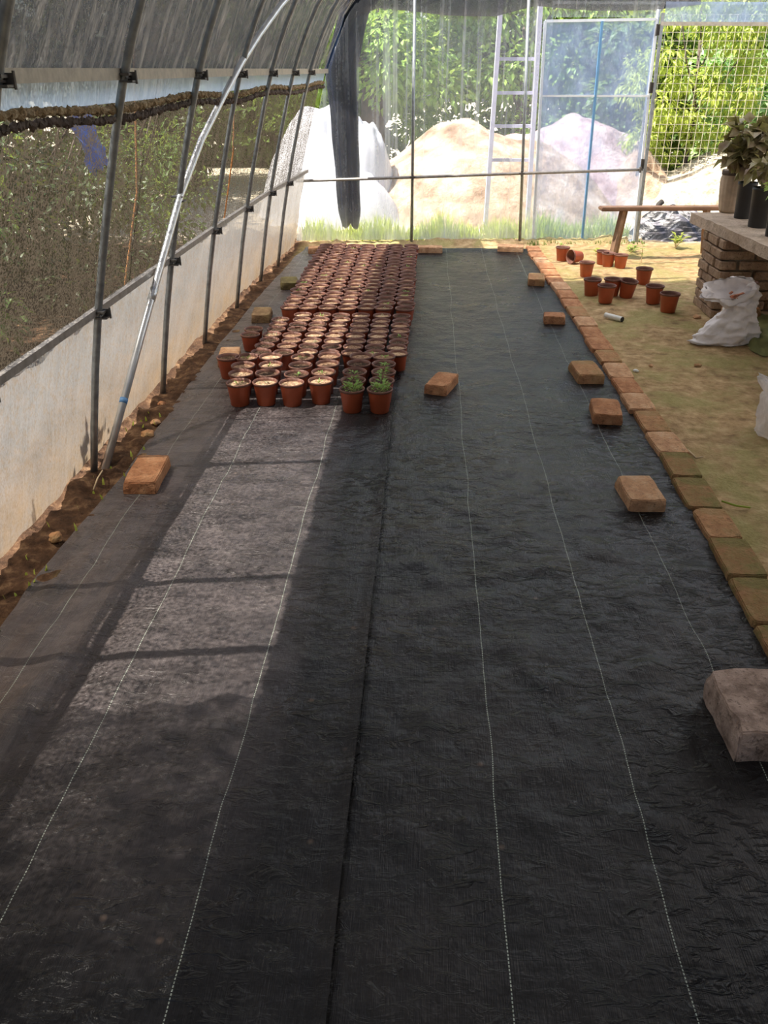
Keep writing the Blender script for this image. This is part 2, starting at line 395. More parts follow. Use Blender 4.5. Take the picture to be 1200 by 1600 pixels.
def roof2(u, v):  # added clearer panel, lets sun through onto the far ground
    p = roof(0, v); p.y = 6.75 + 1.70 * u; p.x += xb(p.y) - xb(-1.0); return p
V, Fc = grid(14, 36, roof2)
tag(mesh_obj('ceiling', V, Fc, M['film_clear'], smooth=True), 'unseen clearer last roof panel by the end wall, added to let in sun', None, None, 'structure')
V, Fc = grid(60, 36, roof)
tag(mesh_obj('ceiling', V, Fc, M['film_roof'], smooth=True), 'white translucent film roof of the tunnel', None, None, 'structure')

# end wall film, left of the door
pTL = BW(500, 108); zt = 2.0
def backfilm(u, v):
    x = -1.24 + (.945 + 1.24) * u; z = .05 + 1.95 * v
    # follow the side wall inward on the left
    lim = xb(8.37) + lerp_tab(PROF, z) - .02
    x = max(x, lim) if u > 0 else lim
    return Vector((x, YB(x) + .015 + .008 * ns(x * 9, z * 1.2) + .004 * ns(x * 30, z * 2), z))
V, Fc = grid(120, 30, backfilm)
tag(mesh_obj('wall_back', V, Fc, M['film_back'], smooth=True), 'hazy clear film of the end wall with vertical creases', None, None, 'structure')
def gable(u, v):
    x0 = xb(8.37)
    z = 2.0 + .88 * v
    def half(z): return lerp_tab(PROF, z)
    a = x0 + half(z); b = x0 + 5.8 - half(z); x = a + (b - a) * u
    return Vector((x, YB(x) + .015, z))
V, Fc = grid(40, 8, gable)
tag(mesh_obj('wall_back', V, Fc, M['film_back'], smooth=True), 'film closing the gable above the end wall', None, None, 'structure')
# film skirt hanging over the open doorway
a = BW(1036, 38); 
V, Fc = grid(20, 4, lambda u, v: Vector((2.03 + 2.3 * u, YB(2.03 + 2.3 * u) + .01, 1.86 + .16 * v)))
tag(mesh_obj('wall_back', V, Fc, M['film_door'], smooth=True), 'bright film strip above the open doorway', None, None, 'structure')

# ------------------------------------------------------------------ end wall frame
g1 = 'grey posts of the end wall'
def endpost(name, pxt, pxb, r, label):
    a = BW(*pxt); b = BW(*pxb); d = (a - b) / (a.z - b.z); top = b + d * (2.1 - b.z); bot = b + d * (-.03 - b.z)
    o = empty(name, (bot.x, bot.y, 0), label, 'post', g1)
    adopt(mesh_obj('pipe', *tube([bot, (bot + top) / 2, top], r, 10), M['steel'], None, True), o); return o
e1 = endpost('end_wall_post', (648, 10), (643, 378), .014, 'thin grey end wall post rising just right of the far pot rows')
e2 = endpost('end_wall_post', (826, 10), (812, 378), .014, 'thin grey steel post just left of the pale blue door')
jm = empty('door_jamb', tuple(BW(993, 385)), 'light grey door jamb with black hinges between blue door and open doorway', 'door jamb')
ja = BW(993, 388); jb = BW(1036, 20)
adopt(mesh_obj('jamb_tube', *beam(ja, jb, .026, .026), M['steel']), jm)
for px, py in ((1027, 47), (1017, 137), (1003, 256)):
    p = BW(px, py); adopt(mesh_obj('hinge', *join(box(p.x, p.y - .022, p.z, .030, .016, .085), tube([(p.x - .012, p.y - .032, p.z - .045), (p.x - .012, p.y - .032, p.z + .045)], .008, 8)), M['dark_hole']), jm)
lin = empty('lintel_rail', tuple(BW(1036, 38)), 'pale lintel rail over the open doorway at upper right', 'rail')
adopt(mesh_obj('rail_bar', *beam(BW(1032, 37), BW(1300, 38), .03, .03), M['channel']), lin)
mr = empty('mid_rail', tuple(BW(470, 282)), 'brown grey horizontal rail across the end wall and blue door', 'rail')
adopt(mesh_obj('rail_bar', *tube([BW(462, 283, -.03), BW(645, 277, -.03), BW(815, 271, -.03), BW(1001, 265, -.03)], .013, 8), M['rail'], None, True), mr)
for px, py in ((645, 277), (815, 271), (1000, 265)):
    p = BW(px, py, -.03); adopt(mesh_obj('clamp', *join(box(p.x, p.y - .005, p.z, .05, .035, .014), box(p.x, p.y - .01, p.z, .016, .04, .05)), M['clamp']), mr)

# door leaf with pale blue tubes
door = tag(empty('door_1', tuple(BW(925, 380)), None, None), 'pale blue film covered door leaf in the end wall', None, None, 'structure')
def DP(px, py, off=.03): return BW(px, py, off)
dtl, dtr, dbr, dbl = DP(852, 33), DP(1026, 30), DP(990, 378), DP(832, 378)
def dfilm(u, v):
    p = (dbl.lerp(dbr, u)).lerp(dtl.lerp(dtr, u), v); p.y += .008 * ns(p.x, p.z, 0, 7) + .005 * ns(p.x * 2, p.z, 4, 16); return p
V, Fc = grid(60, 60, dfilm); adopt(mesh_obj('door_film', V, Fc, M['film_door'], None, True), door)
adopt(mesh_obj('door_frame', *join(beam(dtl, dtr, .022, .022), beam(dbl, dtl, .022, .022), beam(dbr, dtr, .022, .022), beam(dbl, dbr, .02, .02)), M['door_white']), door)
adopt(mesh_obj('centre_bar', *beam(DP(941, 33, .02), DP(909, 378, .02), .020, .020), M['door_blue']), door)
adopt(mesh_obj('cross_bar', *beam(DP(847, 150, .02), DP(1014, 150, .02), .016, .016), M['door_white']), door)

# strip of film between post and door
V, Fc = grid(4, 30, lambda u, v: Vector((.94 + .12 * u, YB(.94 + .12 * u) + .012, .03 + 1.97 * v)))
tag(mesh_obj('wall_back', V, Fc, M['film_back'], smooth=True), 'narrow film strip beside the blue door', None, None, 'structure')
V, Fc = grid(20, 4, lambda u, v: Vector((1.04 + .98 * u, YB(1.04 + .98 * u) + .012, 1.90 + .12 * v)))
tag(mesh_obj('wall_back', V, Fc, M['film_back'], smooth=True), 'film strip above the blue door', None, None, 'structure')

# shade cloth curtain outside the film, hanging in pleats
def curtain(u, v):
    z = 2.25 - (2.25 - .16) * v
    cen = lerp_tab([(.16, -.73), (.6, -.74), (1.2, -.77), (1.5, -.79), (1.95, -.66), (2.25, -.45)], z) + .0
    w = lerp_tab([(.16, .16), (.30, .215), (.6, .225), (1.2, .26), (1.6, .29), (1.95, .27), (2.25, .5)], z)
    x = cen + (u - .5) * w
    fold = math.sin(u * 5.5 * PI + 2.0 * ns(0, z, 0, .8)) * .035 + .012 * math.sin(u * 13 * PI + z)
    return Vector((x + .012 * ns(z, u, 0, 3), YB(x) + .085 + fold, z + (.07 * ns(u * 3, 2) if v > .9 else 0)))
V, Fc = grid(70, 50, curtain)
cur = mesh_obj('shade_curtain', V, Fc, M['curtain'], smooth=True)
tag(cur, 'dark blue-black shade cloth gathered in a hanging column behind the end wall film', 'curtain')
def swag(u, v):
    x = -.75 + 3.1 * u; low = lerp_tab([(-.75, 1.86), (-.45, 1.965), (-.2, 1.945), (.15, 1.91), (.55, 1.905), (.9, 1.985), (1.4, 1.95), (1.9, 1.955), (2.35, 2.0)], x)
    z = low + (2.5 - low) * v
    return Vector((x, YB(x) + .05 + .02 * ns(x * 5, z * 3) + .01 * math.sin(x * 22), z))
V, Fc = grid(90, 10, swag)
tag(mesh_obj('shade_net_swag', V, Fc, M['net_dark'], smooth=True), 'dark shade net sagging along the very top of the end wall', 'shade net')

# ------------------------------------------------------------------ left wall net, crust, rails, arches, brace
def netside(u, v):
    y = .2 + 8.1 * u; z = .655 + (1.40 - .655) * v
    p = side_pt(y, z, -.045); p.x += .012 * ns(y, z, 8, 2.2) + .004 * ns(y, z, 1, 14); return p
V, Fc = grid(240, 24, netside)
tag(mesh_obj('side_shade_net', V, Fc, M['net'], smooth=True), 'brown-black speckled shade net stretched across the left wall opening', 'shade net')
M['net_blocker'] = m_net('added_blocker_net', .66, (.03, .025, .02), hole=150, tl=.4)  # added out-of-view net layer that ends the sun strip on the fabric
V, Fc = grid(60, 20, lambda u, v: side_pt(.15 + (1.50 + .10 * ns(v * 4, 3)) * u, .66 + .78 * v, -.075) + Vector((.012 * ns(u * 6, v * 6), 0, 0)))
tag(mesh_obj('side_shade_net', V, Fc, M['net_blocker'], smooth=True), 'unseen net layer added beside the camera to end the sun patch', 'shade net')
# second net lying outside over the upper left film and the roof, up to the bright film on the right
def topnet(u, v):
    y = -1.0 + (9.4 if v < .3 else 7.7) * u  # roof part of the net cut short so sun reaches the far floor
    if v < .3:
        z = 1.47 + (2.25 - 1.47) * v / .3; p = side_pt(y, z, -.10)
    else:
        tt = (v - .3) / .7 * .52; x, z = arch_at(tt); p = Vector((xb(y) - .03 + x - .03, y, z + .05))
    p.x += .01 * ns(y, z, 3, 4); return p
V, Fc = grid(120, 40, topnet)
tag(mesh_obj('roof_shade_net', V, Fc, M['net_dark'], smooth=True), 'dense shade net lying outside over the upper left film and roof', 'shade net')
pts = []; rr = []
for i in range(900):
    y = .2 + 8.15 * i / 899; sag = .010 * math.sin(y * 3.3) + .008 * ns(y, 0, 0, 2)
    pts.append(side_pt(y, 1.385, -.015) + Vector((.006 * ns(y, 0, 9, 30), 0, sag + .004 * ns(y, 5, 0, 40))))
    rr.append(.011 + .006 * ns(y, 3, 3, 12) + .008 * ns(y, 1, 3, 60))
fr = [p + Vector((.004, 0, -.026 + .006 * ns(p.y, 3, 1, 8))) for p in pts]
frr = [.010 + .006 * ns(p.y, 7, 3, 40) + .006 * ns(p.y, 2, 3, 90) for p in pts]
V, Fc = tube(pts, rr, 10)
for v in V:
    v += Vector((ns(v.x * 2, v.y, v.z * 3, 70), 0, 1.6 * ns(v.x * 2, v.y, v.z * 2 + 9, 55) + 1.2 * ns(0, v.y, 4, 130))) * .006
rf = tag(mesh_obj('rolled_film_edge', V, Fc, M['fluff']), 'rolled film edge crusted with sandy debris above the side net', 'rolled film')
V, Fc = tube(fr, frr, 7)
for v in V:
    v += Vector((ns(v.x * 2, v.y, v.z * 3, 90), 0, 2.0 * ns(0, v.y, v.z, 150) - .5)) * .008
mesh_obj('debris_fringe', V, Fc, M['bark'], rf)

def railobj(name, z, w, h, mat, label, y0=.3, y1=8.36, off=.012):
    ys = [y0 + (y1 - y0) * i / 24 for i in range(25)]
    segs = [beam(side_pt(a, z, off), side_pt(b, z, off), w, h) for a, b in zip(ys, ys[1:])]
    o = mesh_obj(name, *join(*segs), mat); return tag(o, label, 'rail')
railobj('top_channel', 1.485, .012, .036, M['channel'], 'tan zinc channel running along the left wall at eye height', off=-.005)
railobj('side_rail', .672, .022, .026, M['rail'], 'grey brown rail along the top of the left wall plastic apron', off=-.005)

ORD = ['leftmost and nearest', 'second', 'third', 'fourth', 'fifth', 'sixth', 'seventh', 'eighth']
POLY = [2.28, 3.225, 4.235, 5.13, 6.01, 6.84, 7.47]
extra = ['cut off by the left picture edge', 'beside the bright brace foot', 'crossed by the bright brace pipe', 'level with the middle pot block', 'beside the left row of loose bricks', 'near the mossy brick', 'closest to the end wall corner']
for i, y in enumerate(POLY):
    arch = [side_pt(y, z, 0) for z in (-.06, .2, .45, .67, .9, 1.1, 1.3, 1.48, 1.62, 1.76, 1.9, 2.0, 2.12, 2.25, 2.4, 2.55)]
    for k in range(8, 37):
        x, z = arch_at(k / 36.0); 
        if x > 1.3: arch.append(Vector((xb(y) + x, y, z - .025)))
    # smooth the bend
    for _ in range(2):
        arch = [arch[0]] + [(a + b * 2 + c) / 4 for a, b, c in zip(arch, arch[1:], arch[2:])] + [arch[-1]]
    o = empty('arch_pole', (xb(y), y, 0), '%s grey arch pole on the left, %s' % (ORD[i], extra[i]), 'pole', 'arch poles of the left wall')
    adopt(mesh_obj('pipe', *tube(arch, .0150 if i < 3 else .0135, 12), M['steel'], None, True), o)
    for z, m in ((1.485, M['clamp']), (.672, M['clamp'])):
        p = side_pt(y, z, .008)
        V, Fc = join(box(p.x, p.y, p.z, .05, .050, .008), box(p.x + .012, p.y, p.z - .022, .045, .044, .006), box(p.x + .02, p.y + .018, p.z - .010, .035, .006, .034),
                     tube([p + Vector((.015, -.03, -.012)), p + Vector((.015, .034, -.012))], .004, 6), tube([(p.x + .036, y + .02, p.z - .03), (p.x + .036, y + .02, p.z + .012)], .004, 6))
        adopt(mesh_obj('clamp', V, Fc, m), o)

bp = [Vector(p) for p in ((-1.355, 3.265, -.04), (-1.262, 3.72, .45), (-1.165, 4.235, .97), (-1.118, 4.55, 1.19), (-1.055, 4.85, 1.38), (-1.002, 5.1, 1.53), (-.94, 5.35, 1.67), (-.86, 5.62, 1.82), (-.755, 5.95, 1.98), (-.595, 6.4, 2.16))]
br = empty('brace_pipe', (-1.355, 3.265, 0), 'bright slanting brace pipe leaning along the left wall from floor to roof', 'pipe')
adopt(mesh_obj('pipe', *tube(bp, .0165, 14), M['steel_bright'], None, True), br)
d = (bp[1] - bp[0]).normalized()
t0 = G(190, 607, 0.0)
c = bp[0] + d * .345
adopt(mesh_obj('tape_band', *tube([c - d * .012, c + d * .012], .0178, 14), M['tape'], None, True), br)
c = bp[1] + (bp[2] - bp[1]).normalized() * .20
d2 = (bp[2] - bp[1]).normalized()
adopt(mesh_obj('coupling_sleeve', *tube([c - d2 * .03, c + d2 * .03], .0185, 14), M['steel_bright'], None, True), br)
c = Vector((-1.168, 4.235, .965))
adopt(mesh_obj('clamp', *join(box(c.x - .01, c.y, c.z, .055, .045, .006), box(c.x, c.y, c.z - .02, .05, .05, .006), tube([c + Vector((.0, -.035, -.01)), c + Vector((0, .04, -.01))], .004, 6)), M['clamp']), br)
tag(mesh_obj('hanging_rope', *tube([AY(230, 150, 3.75) + Vector((-.02, 0, .25)), AY(214, 300, 3.75), AY(195, 445, 3.75)], .0045, 6), M['rope']), 'orange rope hanging outside the net near the second pole', 'rope')
tag(mesh_obj('hanging_rope', *tube([AY(378, 150, 5.5) + Vector((-.02, 0, .2)), AY(364, 240, 5.5), AY(350, 345, 5.5)], .0045, 6), M['rope']), 'orange rope hanging outside the net between fourth and fifth poles', 'rope')

def near_blocker(u, v):  # out-of-view net added to darken the foreground fabric
    x, z = arch_at(.5 + .5 * v); y = -1.0 + 4.0 * u; return Vector((xb(y) + x, y, z + .06 + .01 * ns(x * 3, y * 3)))
V, Fc = grid(30, 30, near_blocker)
tag(mesh_obj('roof_shade_net', V, Fc, M['net_dark'], smooth=True), 'unseen shade net added over the near roof to darken the foreground', 'shade net')
V, Fc = grid(30, 20, lambda u, v: Vector((-1.42 + 5.5 * u, -1.0 + .02 * ns(u * 9, v * 5), .02 + 2.5 * v)))  # net added behind the camera to dim surfaces facing it
tag(mesh_obj('wall_front_added', V, Fc, M['net_dark'], smooth=True), 'unseen shade net added behind the camera to dim the near end', None, None, 'structure')
tag(mesh_obj('shadow_stake', *tube([side_pt(1.87, -.05, -.12), side_pt(1.87, .7, -.10), side_pt(1.87, 1.6, -.10)], .018, 8), M['bark'], smooth=True), 'unseen wooden stake outside the left wall, added to cast a shadow line', 'stake')  # stake added out of view to cast one more cross shadow

# ------------------------------------------------------------------ ground cover sheets
EDGE_L = [(.2, -1.22), (1.6, -1.24), (2.4, -1.27), (3.2, -1.235), (4.2, -1.25), (5.1, -1.25), (6.5, -1.225), (7.9, -1.17), (8.2, -1.13)]
EDGE_R = [(.2, 1.0), (2.06, 1.005), (2.6, 1.022), (3.44, 1.042), (4.6, 1.02), (6.27, .992), (8.3, .935)]
def ripple(x, y):
    h = .0025 * ns(x, y, 0, 5)
    # long slanting folds near the left edge
    k = max(0, min(1, (-.62 - x) / .3)) * max(0, min(1, (3.1 - y) / .8)) * max(.25, min(1, (y - 1) / .8))
    h += k * .016 * (ns(x * 9 - y * 1.6, y * .45, 3) + .5 * ns(x * 22 - y * 4, y * .9, 6))
    k = max(0, min(1, (-.3 - x) / .3)) * max(0, min(1, (2.0 - y) / .4)); h += k * .007 * ns(x * 8 - y * 2.2, y * .8, 9)
    # cross ripples on the right sheet
    k = max(0, min(1, (x + .05) / .15)) * max(0, 1 - abs(y - 3.0) / 1.4) * (.4 + .6 * max(0, ns(x, y, 4, 2) + .4))
    h += k * .0075 * ns(x * 5 + y * 1.2, y * 15 + x * 3, 2)
    k = max(0, min(1, (x + .1) / .15)) * max(0, min(1, (3.3 - y) / .5)) * max(0, min(1, (y - 1.15) / .3))
    h += k * .016 * (max(.05, ns(x * 7 + y * 4.2, y * 7.5 - x * 3.5, 7)) - .05)
    h += .0035 * ns(x, y, 11, 11)
    return h
def sheet(x0f, x1f, nx, name, seam_side):
    def fn(u, v):
        y = .25 + (8.22 - .25) * v; a = x0f(y); b = x1f(y); x = a + (b - a) * u
        h = .004 + ripple(x, y)
        if seam_side > 0 and u > .975: h += .006 * (u - .975) / .025 + .002
        if seam_side < 0 and u < .012: h -= .004
        if v > .985: h += .02 * (v - .985) / .015
        return Vector((x, y, h))
    V, Fc = grid(nx, 560, fn); return mesh_obj(name, V, Fc, M['fabric'], smooth=True)
seam = lambda y: -.152 + .004 * ns(y, 0, 0, 1.2)
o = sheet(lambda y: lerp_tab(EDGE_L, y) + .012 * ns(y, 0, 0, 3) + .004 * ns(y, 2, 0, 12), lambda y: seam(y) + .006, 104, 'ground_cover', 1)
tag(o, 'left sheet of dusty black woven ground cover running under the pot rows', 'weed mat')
o = sheet(lambda y: seam(y) - .004, lambda y: lerp_tab(EDGE_R, y) + .006 * ns(y, 0, 4, 3), 112, 'ground_cover', -1)
tag(o, 'right sheet of glossy black woven ground cover beside the brick edging', 'weed mat')

# ------------------------------------------------------------------ bricks
def brick_mesh(w, l, h, seed, rough=.002, chip=.5):
    rnd = random.Random(seed); bm = bmesh.new(); bmesh.ops.create_cube(bm, size=1)
    for v in bm.verts: v.co = Vector((v.co.x * w, v.co.y * l, (v.co.z + .5) * h)) + Vector((rnd.uniform(-1, 1), rnd.uniform(-1, 1), 0)) * rough * .8
    bmesh.ops.bevel(bm, geom=list(bm.edges), offset=.004, segments=2, affect='EDGES')
    bmesh.ops.subdivide_edges(bm, edges=[e for e in bm.edges if e.calc_length() > .03], cuts=5, use_grid_fill=True)
    off = seed * 3.1
    for v in bm.verts:
        c = v.co; k = min(1, c.z / (h * .3)) if c.z > 0 else 0
        e = max(abs(c.x) / (w / 2) + abs(c.y) / (l / 2) + c.z / h - 2.35, 0)      # near upper corners: chipped away
        n = noise.noise(Vector((c.x * 22 + off, c.y * 22, c.z * 22)))
        n2 = noise.noise(Vector((c.x * 70 + off, c.y * 70, c.z * 70)))
        f = 1 - chip * e * max(0, n + .3) * .5
        v.co = Vector((c.x * f, c.y * f, c.z)) + Vector((n * rough + n2 * .0015, n2 * rough * .5 + n * .002, (n * rough * .5 + n2 * .001) * k))
    return bm
def put_brick(name, cx, cy, z, w, l, h, ang, mat, seed, label, group, cat='brick', rough=.002, chip=.5):
    o = bm_obj(name, brick_mesh(w, l, h, seed, rough, chip), mat)
    o.location = (cx, cy, z); o.rotation_euler = (0, 0, math.radians(ang)); return tag(o, label, cat, group)
LB = 'loose bricks weighing down the ground cover'
B = [
 (-1.119, 3.135, .132, .275, 3.7, 'brick', 'large orange brick on the left fabric edge, nearest on that side, beside the brace foot'),
 (-1.115, 4.74, .115, .24, 8, 'brick_pale', 'orange brick behind the lone pot at the left edge of the pots'),
 (-1.093, 5.69, .122, .235, 5.3, 'brick_dim', 'brown dirty brick on the left fabric edge beside the middle pot block'),
 (-1.051, 6.66, .135, .23, 9.8, 'brick_olive', 'olive mossed brick on the left fabric edge beside the far pot block'),
 (-.985, 8.04, .18, .12, 2.8, 'brick_pale', 'pale brick lying crosswise in the far left corner of the fabric'),
 (.027, 8.12, .245, .12, 0, 'brick_pale', 'pale brick lying crosswise at the far fabric end, right of the pots'),
 (.779, 8.20, .235, .14, -6, 'brick_pale', 'pale brick lying crosswise at the far end by the edging'),
 (.87, 6.88, .128, .24, -6.2, 'brick_half', 'greyish worn brick beside the far edging, farthest along the right edge'),
 (.860, 5.70, .138, .125, -5, 'brick', 'small half brick on the right fabric edge near the fallen pots'),
 (.887, 4.56, .142, .26, 4, 'brick_half', 'tilted dark-sided brick on the right fabric edge, behind the squarish one'),
 (.885, 3.955, .138, .235, -5.3, 'brick', 'squarish orange brick touching the edging right of the lone middle brick'),
 (.854, 3.05, .140, .225, 2.5, 'brick_pale', 'pale worn brick with chipped corner on the right side, mid distance'),
 (.098, 4.328, .118, .234, -17.7, 'brick', 'lone orange brick lying askew in the middle of the fabric'),
]
for i, (x, y, w, l, a, m, lab) in enumerate(B):
    put_brick('loose_brick', x, y, .002, w, l, .054, a, M[m], i + 1, lab, LB)
put_brick('stone_block', .875, 1.735, .002, .215, .25, .10, 3, M['brick_old'], 40, 'big grey pink block with soot marks at the right picture edge, nearest the camera', None, 'block', .005, .6)
# brick edging
EC = [(.2, 1.07), (2.02, 1.067), (2.6, 1.08), (3.4, 1.09), (4.4, 1.072), (6.2, 1.047), (8.2, .992), (9, .97)]
y = 1.42; k = 0; edg = []
lens = []
while y < 8.3:
    L = .250 + .02 * math.sin(k * 2.3); lens.append((y, L)); y += L + .006; k += 1
N = len(lens)
nw = ['first', 'second', 'third', 'fourth', 'fifth', 'sixth', 'seventh', 'eighth', 'ninth', 'tenth', 'eleventh', 'twelfth', 'thirteenth', 'fourteenth', 'fifteenth', 'sixteenth', 'seventeenth', 'eighteenth', 'nineteenth', 'twentieth']
vis0 = next(i for i, (yy, L) in enumerate(lens) if yy + L > 2.02)
for i, (yy, L) in enumerate(lens):
    yc = yy + L / 2; xc = lerp_tab(EC, yc)
    x2 = lerp_tab(EC, yc + .1) - lerp_tab(EC, yc - .1); ang = -math.degrees(math.atan2(x2, .2)) + 1.2 * math.sin(i * 4.1)
    m = 'brick_moss' if i in (1, 2, 3, 4, 6, 7) else ('brick_half' if i in (5, 9, 13, 17) else ('brick_pale' if i in (8, 10, 12, 16, 20, 24) else 'brick'))
    j = i - vis0; fe = N - 1 - i
    desc = {'brick_moss': 'mossy brick', 'brick_half': 'lightly mossed brick', 'brick_pale': 'pale orange brick', 'brick': 'orange brick'}[m]
    if j < 0: lab = 'mossy brick of the right edging just out of view near the camera'; 
    elif j < fe: lab = '%s in the edging row, %s from the near end at the picture edge' % (desc, nw[j])
    else: lab = '%s in the edging row, %s from the far end by the end wall' % (desc, nw[fe])
    if j < 0: continue
    put_brick('edging_brick', xc + .004 * math.sin(i * 1.7), yc, -.022, .128 + .006 * math.sin(i * 3.3), L, .050 + .003 * math.sin(i * 2), ang, M[m], 50 + i, lab, 'brick edging of the path')

# ------------------------------------------------------------------ plant pots
def pot_profile(rt, rb, h, wall=.003):
    return [(0.001, .001), (rb - .004, .001), (rb, .004), (rt - .005, h - .014), (rt - .0045, h - .013), (rt, h - .012), (rt + .001, h - .002), (rt - .001, h),
            (rt - .004, h - .001), (rt - .007, h - .014), (rb - wall, .006), (0.001, .006)]
def pot_mesh(rt, rb, h, n=24):
    V, Fc = lathe(pot_profile(rt, rb, h), n)
    me = bpy.data.meshes.new('plant_pot'); me.from_pydata([tuple(v) for v in V], [], Fc)
    me.materials.append(M['pot']); me.materials.append(M['pot_in'])
    for i, p in enumerate(me.polygons): p.use_smooth = True; p.material_index = 1 if i // n >= 5 else 0
    return me
def soil_mesh(r, z, mat, seed):
    rnd = random.Random(seed); V = [Vector((0, 0, z + .004))]; Fc = []; n = 18
    for a in range(1, 6):
        for k in range(n):
            t = 2 * PI * k / n; rr = r * a / 5; V.append(Vector((rr * math.cos(t), rr * math.sin(t), z + (.0045 * noise.noise(Vector((rr * 60 * math.cos(t), rr * 60 * math.sin(t), seed))) + rnd.uniform(-.0012, .0012) if a < 5 else -.002))))
    for k in range(n): Fc.append((0, 1 + k, 1 + (k + 1) % n))
    for a in range(4):
        for k in range(n): Fc.append((1 + a * n + k, 1 + (a + 1) * n + k, 1 + (a + 1) * n + (k + 1) % n, 1 + a * n + (k + 1) % n))
    me = bpy.data.meshes.new('potting_soil'); me.from_pydata([tuple(v) for v in V], [], Fc); me.materials.append(mat)
    me.polygons.foreach_set('use_smooth', [True] * len(me.polygons)); return me
def leaf_geo(V, Fc, p, d, up, L, W):
    """one folded leaf: six points, four faces"""
    s = d.cross(up)
    if s.length < 1e-4: s = Vector((1, 0, 0))
    s.normalize(); u = s.cross(d).normalized(); o = len(V)
    V += [p, p + d * L * .4 + s * W * .5 + u * W * .18, p + d * L * .45, p + d * L * .4 - s * W * .5 + u * W * .18, p + d * L - u * L * .12]
    Fc += [(o, o + 1, o + 2), (o, o + 2, o + 3), (o + 1, o + 4, o + 2), (o + 2, o + 4, o + 3)]
def seedling_mesh(kind, z, seed, mat):
    rnd = random.Random(seed); V = []; Fc = []
    n = {'lush': 110, 'tall': 26, 'small': 12, 'dry': 10}[kind]
    for i in range(n):
        a = rnd.uniform(0, 2 * PI)
        if kind == 'lush':
            r = .042 * math.sqrt(rnd.random()); b = Vector((r * math.cos(a), r * math.sin(a), z + rnd.uniform(.004, .036)))
            d = Vector((math.cos(a) * .8, math.sin(a) * .8, rnd.uniform(.1, 1.0))).normalized(); leaf_geo(V, Fc, b, d, Vector((0, 0, 1)), rnd.uniform(.014, .022), rnd.uniform(.008, .013))
        elif kind == 'tall':
            hh = rnd.uniform(.005, .055); r = .012 + .008 * rnd.random(); b = Vector((.008 * math.cos(a), .008 * math.sin(a), z + hh))
            d = Vector((math.cos(a), math.sin(a), .45)).normalized(); leaf_geo(V, Fc, b, d, Vector((0, 0, 1)), rnd.uniform(.02, .034), .011)
        elif kind == 'small':
            r = .02 * rnd.random(); b = Vector((.01 + r * math.cos(a), r * math.sin(a), z + .004))
            d = Vector((math.cos(a), math.sin(a), rnd.uniform(.4, 1.4))).normalized(); leaf_geo(V, Fc, b, d, Vector((0, 0, 1)), rnd.uniform(.012, .02), .007)
        else:
            r = .035 * rnd.random(); b = Vector((r * math.cos(a), r * math.sin(a), z + .003))
            d = Vector((math.cos(a + 1), math.sin(a + 1), rnd.uniform(.0, .5))).normalized(); leaf_geo(V, Fc, b, d, Vector((0, 0, 1)), rnd.uniform(.018, .032), .006)
    me = bpy.data.meshes.new('seedling'); me.from_pydata([tuple(v) for v in V], [], Fc); me.materials.append(mat); return me
PM = {'big': pot_mesh(.0625, .045, .120), 'mid': pot_mesh(.057, .042, .100), 'far': pot_mesh(.0615, .043, .118)}
SM = {}; SD = {}
for kz, (r, z) in {'big': (.0575, .106), 'mid': (.0525, .088), 'far': (.055, .102)}.items():
    for s in (1, 2, 3):
        for q in (0, 1): SM[kz, s, q] = soil_mesh(r, z, M['psoil%d' % s], s * 7 + q)
    for q, (kd, mt) in enumerate((('lush', 'seed_green'), ('tall', 'seed_green'), ('small', 'seed_green'), ('dry', 'seed_grey'))):
        SD[kz, kd] = [seedling_mesh(kd, z, q * 9 + e, M[mt]) for e in (0, 1)]
def mk(me, name, parent=None):
    o = bpy.data.objects.new(name, me); COL.objects.link(o); o.parent = parent; return o
def pot(kz, x, y, soil, seed, label, group, rot=None, z=.003, tilt=(0, 0)):
    o = mk(PM[kz], 'plant_pot'); o.location = (x, y, z); o.rotation_euler = (tilt[0], tilt[1], random.uniform(0, 6.28) if rot is None else rot)
    tag(o, label, 'plant pot', group)
    if soil: mk(SM[kz, soil, random.randrange(2)], 'potting_soil', o)
    if seed: mk(random.choice(SD[kz, seed]), 'seedling', o)
    return o
soilname = {1: 'straw-coloured dry soil', 2: 'brown soil', 3: 'dark soil', 0: 'no soil'}
seedname = {'lush': 'a low green cushion', 'tall': 'a leafy green seedling', 'small': 'a small green sprout', 'dry': 'withered bits', None: None}
GN = 'near block of red-brown pots'
front = [(-.915, 4.035, 1, 'small'), (-.785, 4.05, 1, 'dry'), (-.652, 4.045, 1, None), (-.512, 4.085, 1, 'small'), (-.346, 3.97, 3, 'lush'), (-.210, 3.97, 3, 'lush')]
rng = random.Random(3)
lookn = {0: 'dry straw-covered soil and small sprout', 1: 'withered stalk on pale soil', 2: 'nubbly tan soil', 3: 'tan soil and whitish shoot', 4: 'low bright green cushion', 5: 'low green cushion, front right corner'}
for c, (x, y, s, sd) in enumerate(front):
    pot('big', x, y, s, sd, 'front row red-brown plastic pot with %s, %s from left' % (lookn[c], nw[c]), GN)
    nr = 4 if c < 4 else 5
    for r in range(1, nr):
        s2 = 3 if (c >= 4 and r < 4) else rng.choice((1, 1, 2, 2, 3)); sd2 = None
        if c == 5 and r in (1, 2, 4): sd2 = 'tall' if r < 3 else 'small'
        elif c == 4 and r == 1: sd2 = 'tall'
        elif rng.random() < .45: sd2 = rng.choice(('small', 'dry', 'small'))
        dy = (.140 if c < 4 else .134) * r
        xx = x + rng.uniform(-.008, .008) - (.012 * r if c < 2 else 0); yy = y + dy + rng.uniform(-.006, .006)
        pot('big', xx, yy, s2, sd2, 'red-brown pot with %s in near block, %s column, %s row from front' % (soilname[s2], nw[c], nw[r]), GN)
